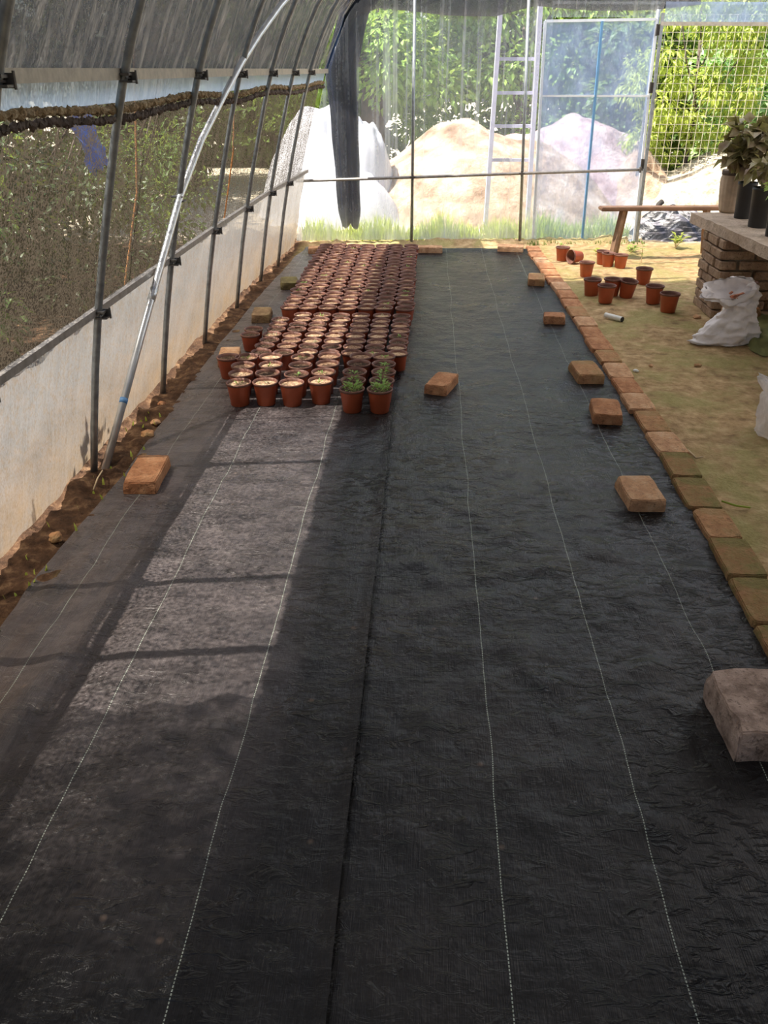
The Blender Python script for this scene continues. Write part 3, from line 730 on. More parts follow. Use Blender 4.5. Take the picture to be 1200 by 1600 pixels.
pot('big', -1.055, 4.455, 3, None, 'lone red-brown pot standing left of the near pot block', GN)
rows_mid = [(r, 4.625 + .1165 * r) for r in range(8)]
for r, y in rows_mid:
    for c in range(8):
        x = -1.035 + .1265 * c + (.0 if r % 2 else .006) + rng.uniform(-.006, .006) - (0 if r < 6 else -.0)
        if c == 0 and (r >= 5 or r < 3): continue
        if r == 7 and c == 1: continue
        s = rng.choice((2, 2, 1, 3)) if c >= 3 or r > 4 else rng.choice((2, 3, 3)); sd = None
        if rng.random() < .22: sd = rng.choice(('small', 'dry', 'dry', 'tall') if r < 3 else ('dry', 'small'))
        pot('mid', x, y + rng.uniform(-.007, .007), s, sd, 'smaller pot with %s in middle block, %s column, %s row from front' % (soilname[s], nw[c], nw[r]), 'middle block of smaller brown pots')
for r in range(19):
    for c in range(7):
        x = -.885 + .1245 * c + rng.uniform(-.007, .007) + (.008 if r % 2 else 0); y = 5.575 + .1235 * r + rng.uniform(-.008, .008)
        s = rng.choice((2, 2, 1, 1) if 0 < c < 5 else (2, 2, 3, 3)); sd = None  # paler soil in the middle columns paints in the sun strip
        if rng.random() < .12: sd = rng.choice(('dry', 'small'))
        rl = '%s row from front' % nw[r] if r < 10 else '%s row from back' % nw[18 - r]
        pot('far', x, y, s, sd, 'pot with %s in far block, %s column, %s' % (soilname[s], nw[c], rl), 'far block of brown pots')
# empty pots scattered on the bare ground to the right
SC = [  # x, y, kind, tilt, label
 (1.195, 7.79, (0, 0), 'empty pot nearest the end wall, just right of the far edging', 1.0),
 (1.300, 7.14, (0, 0), 'single empty pot standing by the edging in front of the toppled one', 1.0),
 (1.520, 7.66, (0, .03), 'empty pot half hidden at the foot of the bench leg', .95),
 (1.553, 7.56, (0, 0), 'left pot of the pair in front of the bench leg', .95),
 (1.645, 7.50, (0, 0), 'right pot of the pair in front of the bench leg', .95),
 (1.232, 6.47, (0, 0), 'leftmost pot in the cluster of four beside the edging', 1.06),
 (1.300, 6.27, (0, 0), 'front pot in the cluster of four beside the edging', 1.06),
 (1.385, 6.49, (0, 0), 'back pot in the cluster of four, between two others', 1.06),
 (1.482, 6.45, (-.04, .13), 'tilted pot at the right of the cluster of four', 1.06),
 (1.715, 6.86, (0, 0), 'back pot in the line of three near the brick pier', 1.06),
 (1.640, 6.27, (0, 0), 'middle pot in the line of three near the brick pier', 1.06),
 (1.685, 6.02, (0, 0), 'front pot in the line of three near the brick pier', 1.10)]
SC[9] = (1.700, 6.88, (0, 0), SC[9][3], 1.06)
for x, y, tl, lab, s in SC:
    o = pot('big', x, y, 0, None, 'red-brown ' + lab, 'empty pots on the bare ground', z=.001, tilt=tl); o.scale = (s, s, s)
o = pot('big', 1.34, 7.69, 0, None, 'toppled red-brown pot lying on its side near the far edging', 'empty pots on the bare ground', z=.058, tilt=(0, 0))
o.rotation_euler = (math.radians(86), 0, math.radians(-60)); o.scale = (.95,) * 3
o = pot('big', 2.03, 5.60, 0, None, 'red-brown pot behind the white sack under the concrete slab', 'empty pots on the bare ground', z=.155)
o.scale = (1.25,) * 3
put_brick('support_block', 2.03, 5.60, 0, .17, .22, .155, 8, M['brick_half'], 91, 'dirty block under the slab carrying a pot behind the white sack', None, 'block')

# ------------------------------------------------------------------ concrete table on a brick pier
ZT = .585
A = G(1080, 332, ZT); C2 = G(1200, 386, ZT)
dirv = (C2 - A).normalized(); near = A + dirv * 2.6; side = Vector((-dirv.y, dirv.x, 0)); side = side if side.x > 0 else -side
tb = empty('concrete_table', (A.x, A.y, 0), 'rough concrete slab table on a brick pier, holding pots at the right edge', 'table')
def slabpt(u, v, top):
    p = A + (near - A) * v + side * (1.3 * u)
    e = .012 * ns(p.x * 9, p.y * 9, 1 if top else 4)
    return Vector((p.x + e, p.y + e * .6, (ZT if top else ZT - .068) + .004 * ns(p.x * 6, p.y * 6, top)))
V1, F1 = grid(20, 60, lambda u, v: slabpt(u, v, True)); V2, F2 = grid(20, 60, lambda u, v: slabpt(u, v, False))
V, Fc = join((V1, F1), (V2, [f[::-1] for f in F2])); n1 = len(V1)
ring = [i for i in range(21)] + [(j + 1) * 21 + 20 for j in range(60)] + [60 * 21 + 19 - i for i in range(20)] + [(59 - j) * 21 for j in range(59)]
for a_, b_ in zip(ring, ring[1:] + ring[:1]): Fc.append((a_, a_ + n1, b_ + n1, b_))
adopt(mesh_obj('slab', V, Fc, M['slab']), tb)
# pier: coursed bricks laid around a mortar core
pv = []; px0, px1, py0, py1 = 1.925, 2.36, 5.83, 6.27; rz = .03
core = box((px0 + px1) / 2 + .01, (py0 + py1) / 2, .255, px1 - px0 - .05, py1 - py0 - .05, .52)
rnd = random.Random(5)
nc = 8; hc = .517 / nc
for cidx in range(nc):
    z = hc * (cidx + .5); sh = .11 if cidx % 2 else 0
    for (ax, fix, lo, hi) in (('y', px0, py0, py1), ('x', py0, px0, px1), ('x', py1, px0, px1), ('y', px1, py0, py1)):
        s = lo - sh if sh else lo
        while s < hi - .02:
            a_ = max(s, lo); b_ = min(s + .22, hi)
            if b_ - a_ > .03:
                j = rnd.uniform(-.006, .006); c_ = (a_ + b_) / 2; L = b_ - a_ - .010
                inn = .045 if fix in (px0, py0) else -.045
                if ax == 'y': bx = box(fix + inn + j, c_, z, .10, L, hc - .009, rnd.uniform(-.03, .03))
                else: bx = box(c_, fix + inn + j, z, L, .10, hc - .009, rnd.uniform(-.03, .03))
                pv.append(bx)
            s += .23
bmx = bmesh.new(); V, Fc = join(*pv)
vs = [bmx.verts.new(v) for v in V]
for f in Fc: bmx.faces.new([vs[i] for i in f])
bmesh.ops.bevel(bmx, geom=list(bmx.edges), offset=.006, segments=1, affect='EDGES')
M['brick_pier'] = m_brick('weathered_grey_brown_brick', (.24, .15, .10), (.42, .29, .20), (.54, .40, .29), .2)
pier = bm_obj('brick_pier', bmx, M['brick_pier']); adopt(pier, tb)
cm = mesh_obj('mortar_core', *core, M['mortar'], pier)
V, Fc = lathe([(0.001, 0), (.05, 0), (.056, .03), (.064, .12), (.069, .20), (.070, .25), (.066, .285), (.068, .29), (.068, .315), (.06, .315), (.056, .30), (.05, .2), (0.001, .2)], 48)
for i, v in enumerate(V):
    if i // 48 in (2, 3, 4, 5): k = 1 + .035 * math.cos((i % 48) / 48 * 2 * PI * 16); v.x *= k; v.y *= k
p = G(1143, 334, ZT)
o = mesh_obj('ribbed_vase', V, Fc, M['ribbed'], smooth=True); o.location = (p.x, p.y + .07, ZT); o.scale = (1.28, 1.28, .90)
tag(o, 'beige ribbed ceramic pot with dark rim on the slab, leftmost there', 'pot')
rim = mesh_obj('rim', *lathe([(.0668, .280), (.0698, .284), (.0698, .312), (.066, .318), (.062, .316), (.060, .300)], 48), M['bark'], o, True)
def foliage(name, blobs, n, L, W, mat, parent=None, up=.35, seed=1):
    """many small leaves laid over the given ellipsoid clumps"""
    rnd = random.Random(seed); V = []; Fc = []; tot = sum(b[3] * b[4] + .01 for b in blobs)
    for (cx, cy, cz, rx, rz_) in blobs:
        k = max(6, int(n * (rx * rz_ + .01) / tot))
        for _ in range(k):
            d = Vector((rnd.gauss(0, 1), rnd.gauss(0, 1), rnd.gauss(0, 1))).normalized(); q = rnd.random() ** .35
            p = Vector((cx + d.x * rx * q, cy + d.y * rx * q, cz + d.z * rz_ * q))
            dd = (d + Vector((rnd.gauss(0, .5), rnd.gauss(0, .5), rnd.gauss(0, .4) - up))).normalized(); l = L * rnd.uniform(.6, 1.25)
            leaf_geo(V, Fc, p, dd, Vector((rnd.gauss(0, .5), rnd.gauss(0, .5), 1)).normalized(), l, l * W)
    return mesh_obj(name, V, Fc, mat, parent)
def blackpot(px, py, r, h, label, fol):
    p = G(px, py, ZT); t = empty('potted_shrub', (p.x, p.y + r, ZT), label, 'potted plant', 'potted shrubs on the slab')
    V, Fc = lathe([(0.001, 0), (r * .82, 0), (r * .84, .005), (r * .97, h - .02), (r, h - .018), (r, h), (r * .95, h), (r * .92, h - .03), (0.001, h - .03)], 32)
    mesh_obj('pot', V, Fc, M['pot_black'], t, True)
    sg = [tube([(0.01 * k, 0.004 * k, h - .03), (.02 * k, .0, h + .08), (.03 * k, .01, h + .16)], .004, 6) for k in (-1, 0, 1, 2)]
    mesh_obj('stem', *join(*sg), M['bark'], t, True)
    bl, n, L, W, mat, sd = fol
    foliage('foliage', bl, n, L, W, M[mat], t, .35, sd); return t
blackpot(1164, 343, .065, .235, 'black pot with tall bronze-leaved begonia on the slab beside the beige pot', ([(0.02, 0, .42, .15, .13), (-.03, .02, .52, .14, .10), (.10, .02, .48, .12, .13), (-.08, 0, .40, .09, .07)], 420, .10, .85, 'leaf_e', 4))
blackpot(1190, 358, .075, .245, 'larger black pot with yellow green leaves, front pot on the slab', ([(0.0, 0, .36, .11, .07), (.06, 0, .33, .09, .06)], 110, .08, .8, 'leaf_e', 6))
blackpot(1214, 372, .06, .2, 'black pot cut off by the right picture edge on the slab', ([(0.02, 0, .27, .10, .07)], 80, .07, .7, 'leaf_a', 9))

# ------------------------------------------------------------------ bench
bz = .425; b0 = Vector((1.50, 7.90, bz)); b1 = Vector((2.62, 8.00, bz))
bn = empty('wooden_bench', (1.7, 7.95, 0), 'long dark wooden bench with splayed legs near the open doorway', 'bench')
bmx = bmesh.new(); V, Fc = beam(b0, b1, .13, .032); vs = [bmx.verts.new(v) for v in V]
for f in Fc: bmx.faces.new([vs[i] for i in f])
bmesh.ops.bevel(bmx, geom=list(bmx.edges), offset=.007, segments=2, affect='EDGES'); adopt(bm_obj('seat', bmx, M['wood']), bn)
for (fx, fy, tx, ty) in ((1.635, 7.86, 1.70, 7.91), (1.72, 8.12, 1.735, 7.98), (2.50, 7.86, 2.43, 7.95), (2.52, 8.14, 2.44, 8.02)):
    adopt(mesh_obj('leg', *beam((fx, fy, -.005), (tx, ty, bz - .012), .042, .038), M['wood_leg']), bn)
adopt(mesh_obj('stretcher', *beam((1.68, 7.90, .27), (1.715, 8.03, .27), .025, .025), M['wood_leg']), bn)

# ------------------------------------------------------------------ white sack, green cloth, clear bag, tube
def loft(secs, n, folds=.0, seed=0, name='sack'):
    V = []; Fc = []
    for i, (cx, cy, cz, rx, ry, tx) in enumerate(secs):
        for k in range(n):
            t = 2 * PI * k / n; w = 1 + folds * (math.sin(t * 5 + seed) * .4 + noise.noise(Vector((math.cos(t) * 2.2, math.sin(t) * 2.2, i * .35 + seed))) + .5 * noise.noise(Vector((math.cos(t) * 6, math.sin(t) * 6, i * .6 + seed))))
            x = rx * math.cos(t) * w; yy = ry * math.sin(t) * w
            V.append(Vector((cx + x, cy + yy, cz + tx * x)))
    for i in range(len(secs) - 1):
        for k in range(n): Fc.append((i * n + k, i * n + (k + 1) % n, (i + 1) * n + (k + 1) % n, (i + 1) * n + k))
    return V, Fc
def interp_secs(keys, m):
    out = []
    for i in range(len(keys) - 1):
        for j in range(m):
            f = j / m; f = f * f * (3 - 2 * f) * .5 + f * .5; out.append(tuple(a + (b - a) * f for a, b in zip(keys[i], keys[i + 1])))
    out.append(keys[-1]); return out
keys = [(0, 0, .0, .16, .09, 0), (0, 0, .02, .175, .11, 0), (.02, 0, .08, .165, .11, 0), (.05, 0, .15, .120, .09, -.1), (.06, 0, .20, .092, .07, -.2), (.04, 0, .25, .105, .065, -.1), (-.01, 0, .30, .145, .065, .1), (-.03, 0, .335, .160, .06, .16)]
kin = [(-.03, 0, .332, .152, .052, .16), (-.01, 0, .29, .13, .05, .1), (0.0, 0, .265, .02, .01, .1)]
sk = empty('white_sack', (1.845, 5.27, 0), 'white woven plastic sack with open flopped mouth, standing beside the brick pier', 'sack')
V, Fc = loft(interp_secs(keys, 6), 72, .24, 3.0)
for v in V:                                            # pulled-out bottom corner and raised mouth corners
    if v.z < .10 and v.x < -.08: v.x -= (v.x + .08) * -.30 * (1 - v.z / .10) * 1.0; v.z *= .8
    if v.z > .25: v.z += .9 * v.y * min(1, (v.z - .25) / .06)
mesh_obj('bag', V, Fc, M['sack'], sk, True)
V, Fc = loft(interp_secs(kin, 3), 72, .24, 3.0)
for v in V: v.z += .9 * v.y * min(1, max(0, (v.z - .25) / .06))
mesh_obj('bag_lining', V, Fc, M['sack'], sk, True)
rnd = random.Random(2); pp = []
for i in range(9):
    p = Vector((rnd.uniform(-.05, .03), rnd.uniform(-.055, -.01), .285 + rnd.uniform(-.01, .02)))
    pp.append(beam(p, p + Vector((rnd.uniform(.01, .04), rnd.uniform(-.01, .01), rnd.uniform(-.01, .02))), .018, .006))
mesh_obj('contents', *join(*pp), M['sack_in'], sk)
def cloth(u, v):
    x = 1.98 + .50 * u; y = 4.98 + .55 * v
    h = .02 + .24 * (u ** .8) * (v ** .9) + .03 * ns(x, y, 0, 9) + .02 * ns(x, y, 3, 22)
    if u < .03 or v < .03: h = .006
    e = .05 * ns(x * 3, y * 3, 1); return Vector((x + e * (1 - u) , y + e * (1 - v), max(.004, h)))
V, Fc = grid(44, 44, cloth); tag(mesh_obj('green_cloth', V, Fc, M['green_cloth'], smooth=True), 'crumpled olive green cloth heaped beside the white sack under the slab', 'cloth')
cb = G(1193, 692)
M['film_bag'] = m_film('clear_bag_film', .60, .3, (9, 9, 3), (1, 1, 1), (.86, .82, .80), .6, .12, lo=.4, hi=.7, bumps=.8)
bk = [(0, 0, .0, .05, .05, 0), (.01, 0, .03, .085, .08, 0), (.03, 0, .10, .105, .09, 0), (.035, 0, .17, .12, .09, -.3), (.03, 0, .215, .135, .085, -.5), (.03, 0, .225, .125, .078, -.5), (.03, 0, .10, .08, .06, 0)]
V, Fc = loft(interp_secs(bk, 5), 44, .22, 6.0)
o = mesh_obj('clear_bag', V, Fc, M['film_bag'], smooth=True); o.location = (cb.x + .06, cb.y + .06, .005); tag(o, 'clear crumpled plastic bag on the bare ground at the right picture edge', 'plastic bag')
a_ = G(946, 492, .018); b_ = G(972, 499, .018)
o = empty('plastic_tube', (a_.x, a_.y, 0), 'short white plastic tube lying on the bare ground near the pots', 'tube')
V, Fc = tube([a_, b_], .017, 16, False); V2, F2 = tube([b_, a_], .014, 16, False); adopt(mesh_obj('tube_wall', *join((V, Fc), (V2, [f[::-1] for f in F2])), M['white_plastic'], None, True), o)
dd = (b_ - a_).normalized(); adopt(mesh_obj('dark_end', *tube([b_ - dd * .002, b_ + dd * .004], .0165, 16), M['dark_hole']), o)

# ------------------------------------------------------------------ small ground things
def stone(x, y, r, mat, label, seed, sq=.6, cat='stone', grp=None):
    bm = bmesh.new(); bmesh.ops.create_icosphere(bm, subdivisions=3, radius=r)
    for v in bm.verts:
        n = noise.noise(v.co * (1.6 / r) + Vector((seed, 0, 0))); n2 = noise.noise(v.co * (5 / r) + Vector((seed, 0, 0)))
        v.co *= 1 + .35 * n + .10 * n2; v.co.z *= sq
    zmin = min(v.co.z for v in bm.verts)
    o = bm_obj('clod' if cat == 'clod' else 'stone', bm, mat, None, True); o.location = (x, y, floor_h(x, y) - zmin - r * .15); return tag(o, label, cat, grp)
stone(-1.262, 3.61, .030, M['brick_half'], 'brown clod in the left trench, behind the nearest left brick', 1, .6, 'clod', 'clods in the left trench')
stone(-1.272, 3.78, .024, M['brick_pale'], 'pale clod in the left trench, behind the brown clod', 2, .6, 'clod', 'clods in the left trench')
stone(-1.30, 2.62, .025, M['brick_half'], 'rounded clod in the left trench below the plastic apron, nearest one', 3, .7, 'clod', 'clods in the left trench')
stone(-1.31, 4.02, .018, M['brick'], 'small clod at the foot of the plastic apron near the third pole', 5, .6, 'clod', 'clods in the left trench')
p = G(993, 582); stone(p.x, p.y, .014, M['white_plastic'], 'small white pebble on the mossy ground near the edging', 7, .6, 'stone', 'pebbles on the bare ground')
p = G(1017, 573); stone(p.x, p.y, .012, M['brick_pale'], 'tiny tan pebble right of the white pebble', 8, .6, 'stone', 'pebbles on the bare ground')
p = G(1089, 497); stone(p.x, p.y, .026, M['brick_pale'], 'tan stone beside the foot of the brick pier', 9, .5, 'stone', 'pebbles on the bare ground')
p = G(1090, 573); stone(p.x, p.y, .020, M['brick_half'], 'brown stone on the ground in front of the white sack', 10, .5, 'stone', 'pebbles on the bare ground')
p = G(1127, 800); stone(p.x, p.y, .011, M['white_plastic'], 'white chip beside the mossy edging in mid distance', 11, .5, 'stone', 'pebbles on the bare ground')
def straw(pts, r, label, mat='root'):
    return tag(mesh_obj('straw_stalk', *tube(pts, r, 6), M[mat], smooth=True), label, 'stalk', 'dry stalks lying about')
straw([G(146, 765, .02), G(152, 748, .035), G(160, 735, .02)], .003, 'pale dry stalk in the left trench beside the brace foot')
straw([G(1128, 783, .01), G(1150, 790, .02), G(1172, 793, .01)], .004, 'yellow green stalk lying right of the edging', 'leaf_b')
straw([G(1075, 703, .008), G(1088, 716, .012), G(1098, 714, .008)], .004, 'curled pale stalk on the ground right of the edging')
def weed(px, py, h, n, label, mat='leaf_a', L=.05, spread=.05, seed=1, z=None):
    p = G(px, py); rnd = random.Random(seed); t = empty('weed', (p.x, p.y, 0), label, 'weed', 'weeds near the end wall')
    ss = []; V = []; Fc = []
    for i in range(n):
        a = rnd.uniform(0, 6.28); e = Vector((math.cos(a) * spread * rnd.random(), math.sin(a) * spread * rnd.random(), h * rnd.uniform(.6, 1)))
        ss.append(tube([Vector((0, 0, 0)), e * .5 + Vector((0, 0, .01)), e], [.003, .002, .0012], 5))
        for k in range(6):
            q = e * rnd.uniform(.4, 1); b = rnd.uniform(0, 6.28); leaf_geo(V, Fc, q, Vector((math.cos(b), math.sin(b), .4)).normalized(), Vector((0, 0, 1)), L * rnd.uniform(.6, 1.1), L * .3)
    mesh_obj('stem', *join(*ss), M['root'], t); mesh_obj('leaves', V, Fc, M[mat], t); return t
weed(1001, 413, .22, 2, 'thin upright weed with a few leaves in front of the concrete table', 'leaf_a', .06, .04, 3)
weed(985, 395, .06, 9, 'low green weed between the bench legs and the plastic bundle', 'leaf_a', .06, .14, 4)
weed(935, 398, .05, 7, 'low grassy weed left of the bench leg', 'leaf_b', .05, .1, 5)
weed(877, 396, .10, 5, 'small weed sprouting behind the pot nearest the end wall', 'leaf_a', .05, .05, 6)
weed(1055, 388, .13, 9, 'bright yellow green weed beside the table at the doorway', 'leaf_b', .08, .12, 7)
def grass(name, x0, x1, y0f, dep, n, h, mat, label, seed):
    rnd = random.Random(seed); V = []; Fc = []
    for i in range(n):
        x = rnd.uniform(x0, x1); y = y0f(x) + rnd.random() * dep; hh = h * rnd.uniform(.3, 1.1) * (.6 + .5 * ns(x, 0, 0, 3)); a = rnd.uniform(0, 6.28); l = hh * rnd.uniform(.1, .6)
        b = Vector((x, y, 0)); s = Vector((math.cos(a + 1.57), math.sin(a + 1.57), 0)) * .005; dx = Vector((math.cos(a), math.sin(a), 0)) * l
        o = len(V); V += [b - s, b + s, b + dx * .4 + s * .8 + Vector((0, 0, hh * .6)), b + dx * .4 - s * .8 + Vector((0, 0, hh * .6)), b + dx + Vector((0, 0, hh))]
        Fc += [(o, o + 1, o + 2, o + 3), (o + 3, o + 2, o + 4)]
    return tag(mesh_obj(name, V, Fc, M[mat]), label, 'grass', None, 'stuff')
grass('grass', -1.2, 2.0, lambda x: YB(x) + .12, .55, 3800, .30, 'leaf_b', 'yellow green grass growing outside along the end wall film', 5)
grass('grass', .95, 2.1, lambda x: YB(x) - .10, .12, 220, .07, 'leaf_c', 'short dark weeds along the inside foot of the blue door', 6)
grass('grass', -1.38, -1.22, lambda x: .9, 3.0, 60, .05, 'leaf_b', 'sparse sprouts in the left trench', 8)

# ------------------------------------------------------------------ outside beyond the end wall
M['mound_a'] = m_mound((.17, .10, .06), (.46, .33, .23), (.70, .60, .50), 'sandy_spoil', 3)
M['mound_b'] = m_mound((.24, .13, .12), (.52, .38, .36), (.70, .60, .58), 'pinkish_spoil', 3)
M['rubble'] = m_mound((.30, .20, .12), (.62, .54, .42), (.74, .68, .58), 'pale_rubble', 9)
M['tarp'] = simple('white_tarpaulin', (.52, .52, .54), .5, 0, .05, 8, .3)
def mound(name, cx, cy, rx, ry, h, mat, label, seed, pw=1.3, rough=.10):
    def fn(u, v):
        x = (u * 2 - 1); y = (v * 2 - 1); r = min(1, math.hypot(x, y)); z = h * (1 - r ** pw) * (1 + rough * 2 * ns(x * 2.5 + seed, y * 2.5)) + rough * h * .6 * ns(x * 8 + seed, y * 8) * (1 - r) - .06
        return Vector((cx + x * rx, cy + y * ry, z))
    V, Fc = grid(60, 44, fn); return tag(mesh_obj(name, V, Fc, mat, smooth=True), label, 'mound')
mound('dirt_mound', .60, 11.3, 1.9, 1.6, .98, M['mound_a'], 'sandy spoil mound seen through the middle of the end wall film', 1, 1.7)
mound('dirt_mound', 1.75, 12.0, 1.7, 1.5, 1.02, M['mound_b'], 'pinkish spoil mound seen through the blue door', 2, 1.8)
mound('rubble_heap', 4.1, 11.1, 1.95, 1.35, .64, M['rubble'], 'pale sunlit rubble heap seen through the open doorway', 3, 3.4, .16)
mound('dirt_mound', 2.55, 11.2, .55, .9, .82, M['mound_a'], 'steep brown earth slope at the doorway edge beside the door jamb', 4, 1.2)
tp = empty('tarp_pile', (-1.25, 10.3, 0), 'white tarpaulin covered pile outside beyond the far left corner', 'pile')
for i, (x, y, rx, ry, h) in enumerate(((-1.15, 10.7, .85, .6, 1.15), (-.75, 10.6, .42, .45, 1.02), (-1.0, 10.1, .75, .5, .55))):
    def fn(u, v, x=x, y=y, rx=rx, ry=ry, h=h):
        a = (u * 2 - 1); b = (v * 2 - 1); r = min(1, math.hypot(a, b)); return Vector((x + a * rx, y + b * ry, h * (1 - r ** 3.0) * (1 + .14 * ns(a * 4, b * 4, i)) + .05 * ns(a * 9, b * 9, i) * (1 - r) - .05))
    V, Fc = grid(36, 36, fn); adopt(mesh_obj('tarpaulin_fold', V, Fc, M['tarp'], None, True), tp)
# gate frame standing outside
gf = empty('gate_frame', (.66, 9.3, 0), 'pale violet grey ladder-like gate frame standing outside the end wall', 'gate frame')
def gb(a, b, w, h): adopt(mesh_obj('frame_bar', *beam(a, b, w, h), M['gate']), gf)
gb(AY(757, 372, 9.3) - Vector((0, 0, .0)), AY(779, 20, 9.3) + Vector((.02, 0, .2)), .10, .04)
gb(AY(822, 378, 9.3), AY(843, 20, 9.3) + Vector((.0, 0, .2)), .11, .04)
for px0_, px1_, py_ in ((776, 841, 92), (773, 838, 145), (770, 834, 197), (767, 831, 250)): gb(AY(px0_, py_, 9.3), AY(px1_, py_, 9.3), .035, .03)
# black and silver plastic bundle in the doorway
def bundle(u, v):
    x = (u * 2 - 1); y = (v * 2 - 1); r = min(1, math.hypot(x, y))
    f = .05 * math.sin((x * 1.1 + y * .7) * 11 + 3 * ns(x * 2, y * 2)) + .05 * ns(x * 4, y * 4, 2)
    return Vector((2.50 + x * .50, 9.12 + y * .38, (.27 + f) * (1 - r ** 2.6) - .03))
t = NT('black_silver_mulch_film'); fx = t.noise(1, 3, .6, t.map((3, 3, 22)), 1.2)
M['bundle'] = t.done(t.bsdf(t.ramp(fx, (.52, (.012, .012, .014)), (.58, (.20, .19, .21))), .35, t.bump(t.noise(14, 5), .6, .03)))
V, Fc = grid(70, 60, bundle); tag(mesh_obj('plastic_bundle', V, Fc, M['bundle'], smooth=True), 'crumpled black and silver plastic film bundle lying in the doorway behind the bench', 'plastic bundle')
p = AY(1030, 316, 9.3)
tag(mesh_obj('film_roll', *join(tube([p + Vector((-.03, -.02, -.09)), p + Vector((.0, 0, -.02)), p + Vector((.035, .02, .005))], .028, 14)), M['dark_hole'], smooth=True), 'dark rolled tube end sticking up from the plastic bundle', 'roll')

# wire fence with climbing plants
wf = empty('wire_fence', (3.6, 10.8, 0), 'pale square wire mesh fence outside the open doorway', 'fence')
ws = []
for i in range(34): ws.append(beam((2.44 + .083 * i, 10.8, .0), (2.44 + .083 * i + .02, 10.8, 2.02), .0045, .0045))
for j in range(25): ws.append(beam((2.44, 10.806, .03 + .083 * j), (5.2, 10.806, .03 + .083 * j), .0045, .0045))
adopt(mesh_obj('wire_mesh', *join(*ws), M['wire']), wf)
for x in (2.44, 5.24): adopt(mesh_obj('fence_post', *tube([(x, 10.8, -.05), (x, 10.8, 2.1)], .025, 10), M['steel'], None, True), wf)

def tree(name, cx, cy, blobs, n, L, W, mat, label, cat='tree', trunk=None, seed=1, up=.35):
    t = empty(name, (cx, cy, 0), label, cat, 'trees and shrubs outside')
    foliage('foliage', [(bx, by, bz_, rx, rz_) for bx, by, bz_, rx, rz_ in blobs], n, L, W, M[mat], t, up, seed)
    if trunk:
        r, h = trunk; rnd = random.Random(seed); tb_ = [tube([(0, 0, -.1), (.05, 0, h * .5), (0, .03, h)], [r, r * .85, r * .6], 10)]
        for k in range(5):
            a = rnd.uniform(0, 6.28); s = h * rnd.uniform(.45, .95); tb_.append(tube([(0.02, 0, s), (math.cos(a) * .3, math.sin(a) * .3, s + .35), (math.cos(a) * .6, math.sin(a) * .6, s + .8)], [r * .4, r * .3, r * .15], 7))
        mesh_obj('trunk', *join(*tb_), M['bark'], t, True)
    return t
def rb(seed, n, sx, sy, z0, z1, r0, r1):
    rnd = random.Random(seed); return [(rnd.uniform(-sx, sx), rnd.uniform(-sy, sy), rnd.uniform(z0, z1), rnd.uniform(r0, r1), rnd.uniform(r0, r1) * .8) for _ in range(n)]
tree('tree', -3.4, 13.5, rb(1, 26, 1.2, .9, .8, 3.2, .3, .55), 6500, .10, .55, 'leaf_c', 'dark tree behind the far left corner of the tunnel', trunk=(.12, 1.6), seed=1)
tree('tree', -.9, 14.5, rb(2, 44, 1.7, .8, .8, 3.6, .3, .6), 13000, .12, .55, 'leaf_a', 'leafy tree with dark trunk behind the tarpaulin pile', trunk=(.22, 2.2), seed=2)
tree('tree', 1.4, 14.8, rb(3, 44, 1.6, .8, .6, 3.6, .3, .6), 13000, .12, .55, 'leaf_a', 'bright leafy tree above the sandy mound', trunk=(.12, 2), seed=3)
tree('tree', 3.6, 15.3, rb(4, 44, 1.7, .9, .6, 3.8, .35, .6), 13000, .12, .55, 'leaf_b', 'yellow green tree behind the blue door', trunk=(.13, 2), seed=4)
tree('tree', 6.6, 15.0, rb(5, 30, 1.6, .9, .3, 2.1, .35, .6), 8000, .14, .55, 'leaf_a', 'green tree at the far right behind the shrub', trunk=(.12, 1.6), seed=5)
tree('hedge', 1.0, 16.8, rb(7, 90, 5.8, .5, .2, 3.4, .5, .8), 20000, .24, .6, 'leaf_c', 'dark hedge row closing the view behind all the trees', 'hedge', seed=7)
tree('hedge', 6.8, 18.0, rb(17, 40, 3.5, .6, .2, 2.4, .5, .8), 10000, .22, .6, 'leaf_c', 'dark hedge behind the right hand tree', 'hedge', seed=17)
tree('climbing_vine', 3.1, 11.4, rb(8, 44, .75, .25, .55, 2.5, .12, .28), 8500, .085, .32, 'leaf_b', 'yellow green vine trailing down behind the wire fence', 'vine', seed=8, up=1.1, trunk=(.03, 1.8))
tree('broadleaf_shrub', 4.45, 12.3, rb(9, 36, 1.0, .4, .5, 1.65, .16, .34), 4200, .13, .62, 'leaf_d', 'broad pale-leaved shrub behind the wire fence, left of the potted plants', 'shrub', seed=9, trunk=(.04, 1.2))
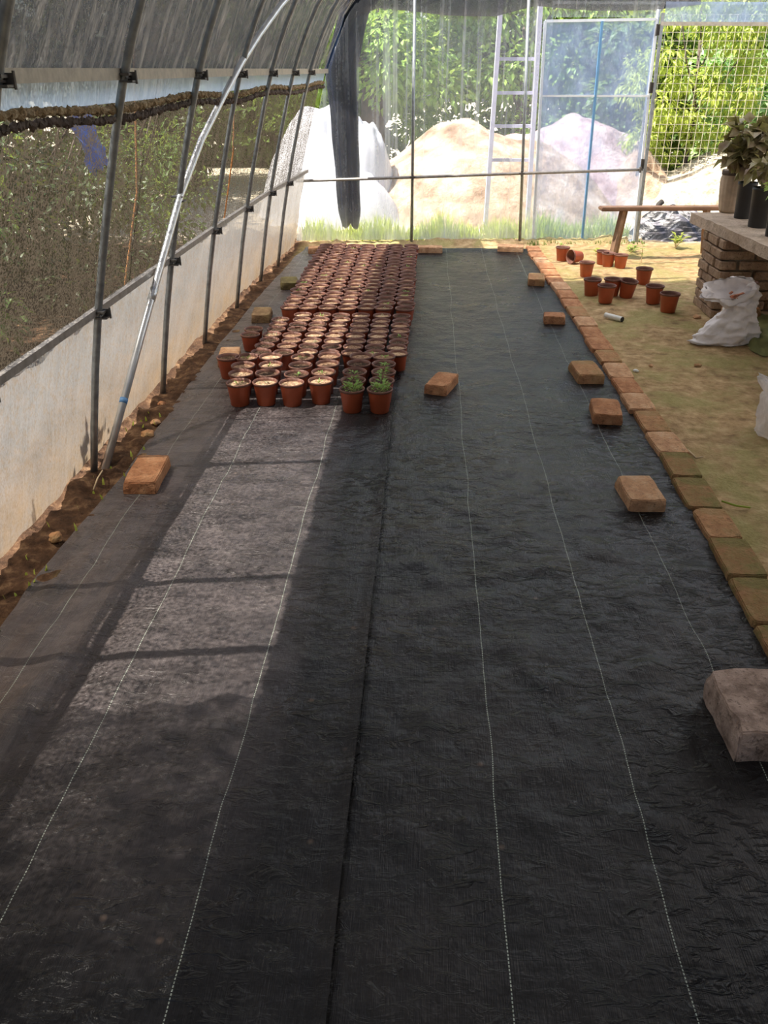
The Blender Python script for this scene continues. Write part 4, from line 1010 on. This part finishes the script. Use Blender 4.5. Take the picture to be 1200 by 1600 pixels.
tree('dark_bush', 4.0, 13.2, rb(10, 44, 1.8, .4, .35, 2.2, .25, .45), 9000, .15, .6, 'leaf_c', 'dark bush filling behind the vine and pale shrub', 'bush', seed=10)
# outside the left wall, seen through the shade net
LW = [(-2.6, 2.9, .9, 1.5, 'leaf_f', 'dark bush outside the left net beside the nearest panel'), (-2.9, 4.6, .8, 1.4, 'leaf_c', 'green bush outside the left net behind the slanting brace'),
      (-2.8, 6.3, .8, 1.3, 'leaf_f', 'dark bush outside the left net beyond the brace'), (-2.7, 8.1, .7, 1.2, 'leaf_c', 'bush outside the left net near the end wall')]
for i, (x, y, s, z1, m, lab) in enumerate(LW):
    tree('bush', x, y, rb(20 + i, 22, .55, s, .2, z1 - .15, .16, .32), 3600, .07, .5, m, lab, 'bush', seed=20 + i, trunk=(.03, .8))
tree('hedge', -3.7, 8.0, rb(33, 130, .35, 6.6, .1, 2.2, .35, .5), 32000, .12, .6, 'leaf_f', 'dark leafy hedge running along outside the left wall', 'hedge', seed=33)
tree('tree', -6.5, 5.5, rb(30, 40, 1.2, 4.5, .6, 3.8, .4, .7), 9000, .14, .55, 'leaf_c', 'dark belt of trees well outside the left wall', seed=30, trunk=(.15, 2))
tree('shading_shrub', -2.55, .55, rb(31, 40, .55, .62, .4, 3.3, .18, .34), 7000, .08, .55, 'leaf_c', 'tall unseen shrub beside the camera, added to shade the sun patch end', 'shrub', seed=31, trunk=(.05, 2))  # out-of-view shrub added to shade the near end of the sun strip
p = AY(232, 215, 5.0)
q = p * 1.0
tv = lambda u, v: Vector((-3.6 + .04 * ns(u * 3, v * 3), 5.9 + 1.5 * u, .45 + 1.05 * v + .1 * ns(u * 4, v * 4)))
V, Fc = grid(20, 16, tv)
V, Fc = grid(20, 14, lambda u, v: Vector((-2.0 - .10 * v + .05 * ns(u * 4, v * 4), 5.35 + .40 * u, .95 + .33 * v + .06 * ns(u * 5, v * 3))))
tag(mesh_obj('tarpaulin', V, Fc, M['blue_tarp'], smooth=True), 'blue tarpaulin hanging outside the left net', 'tarpaulin')
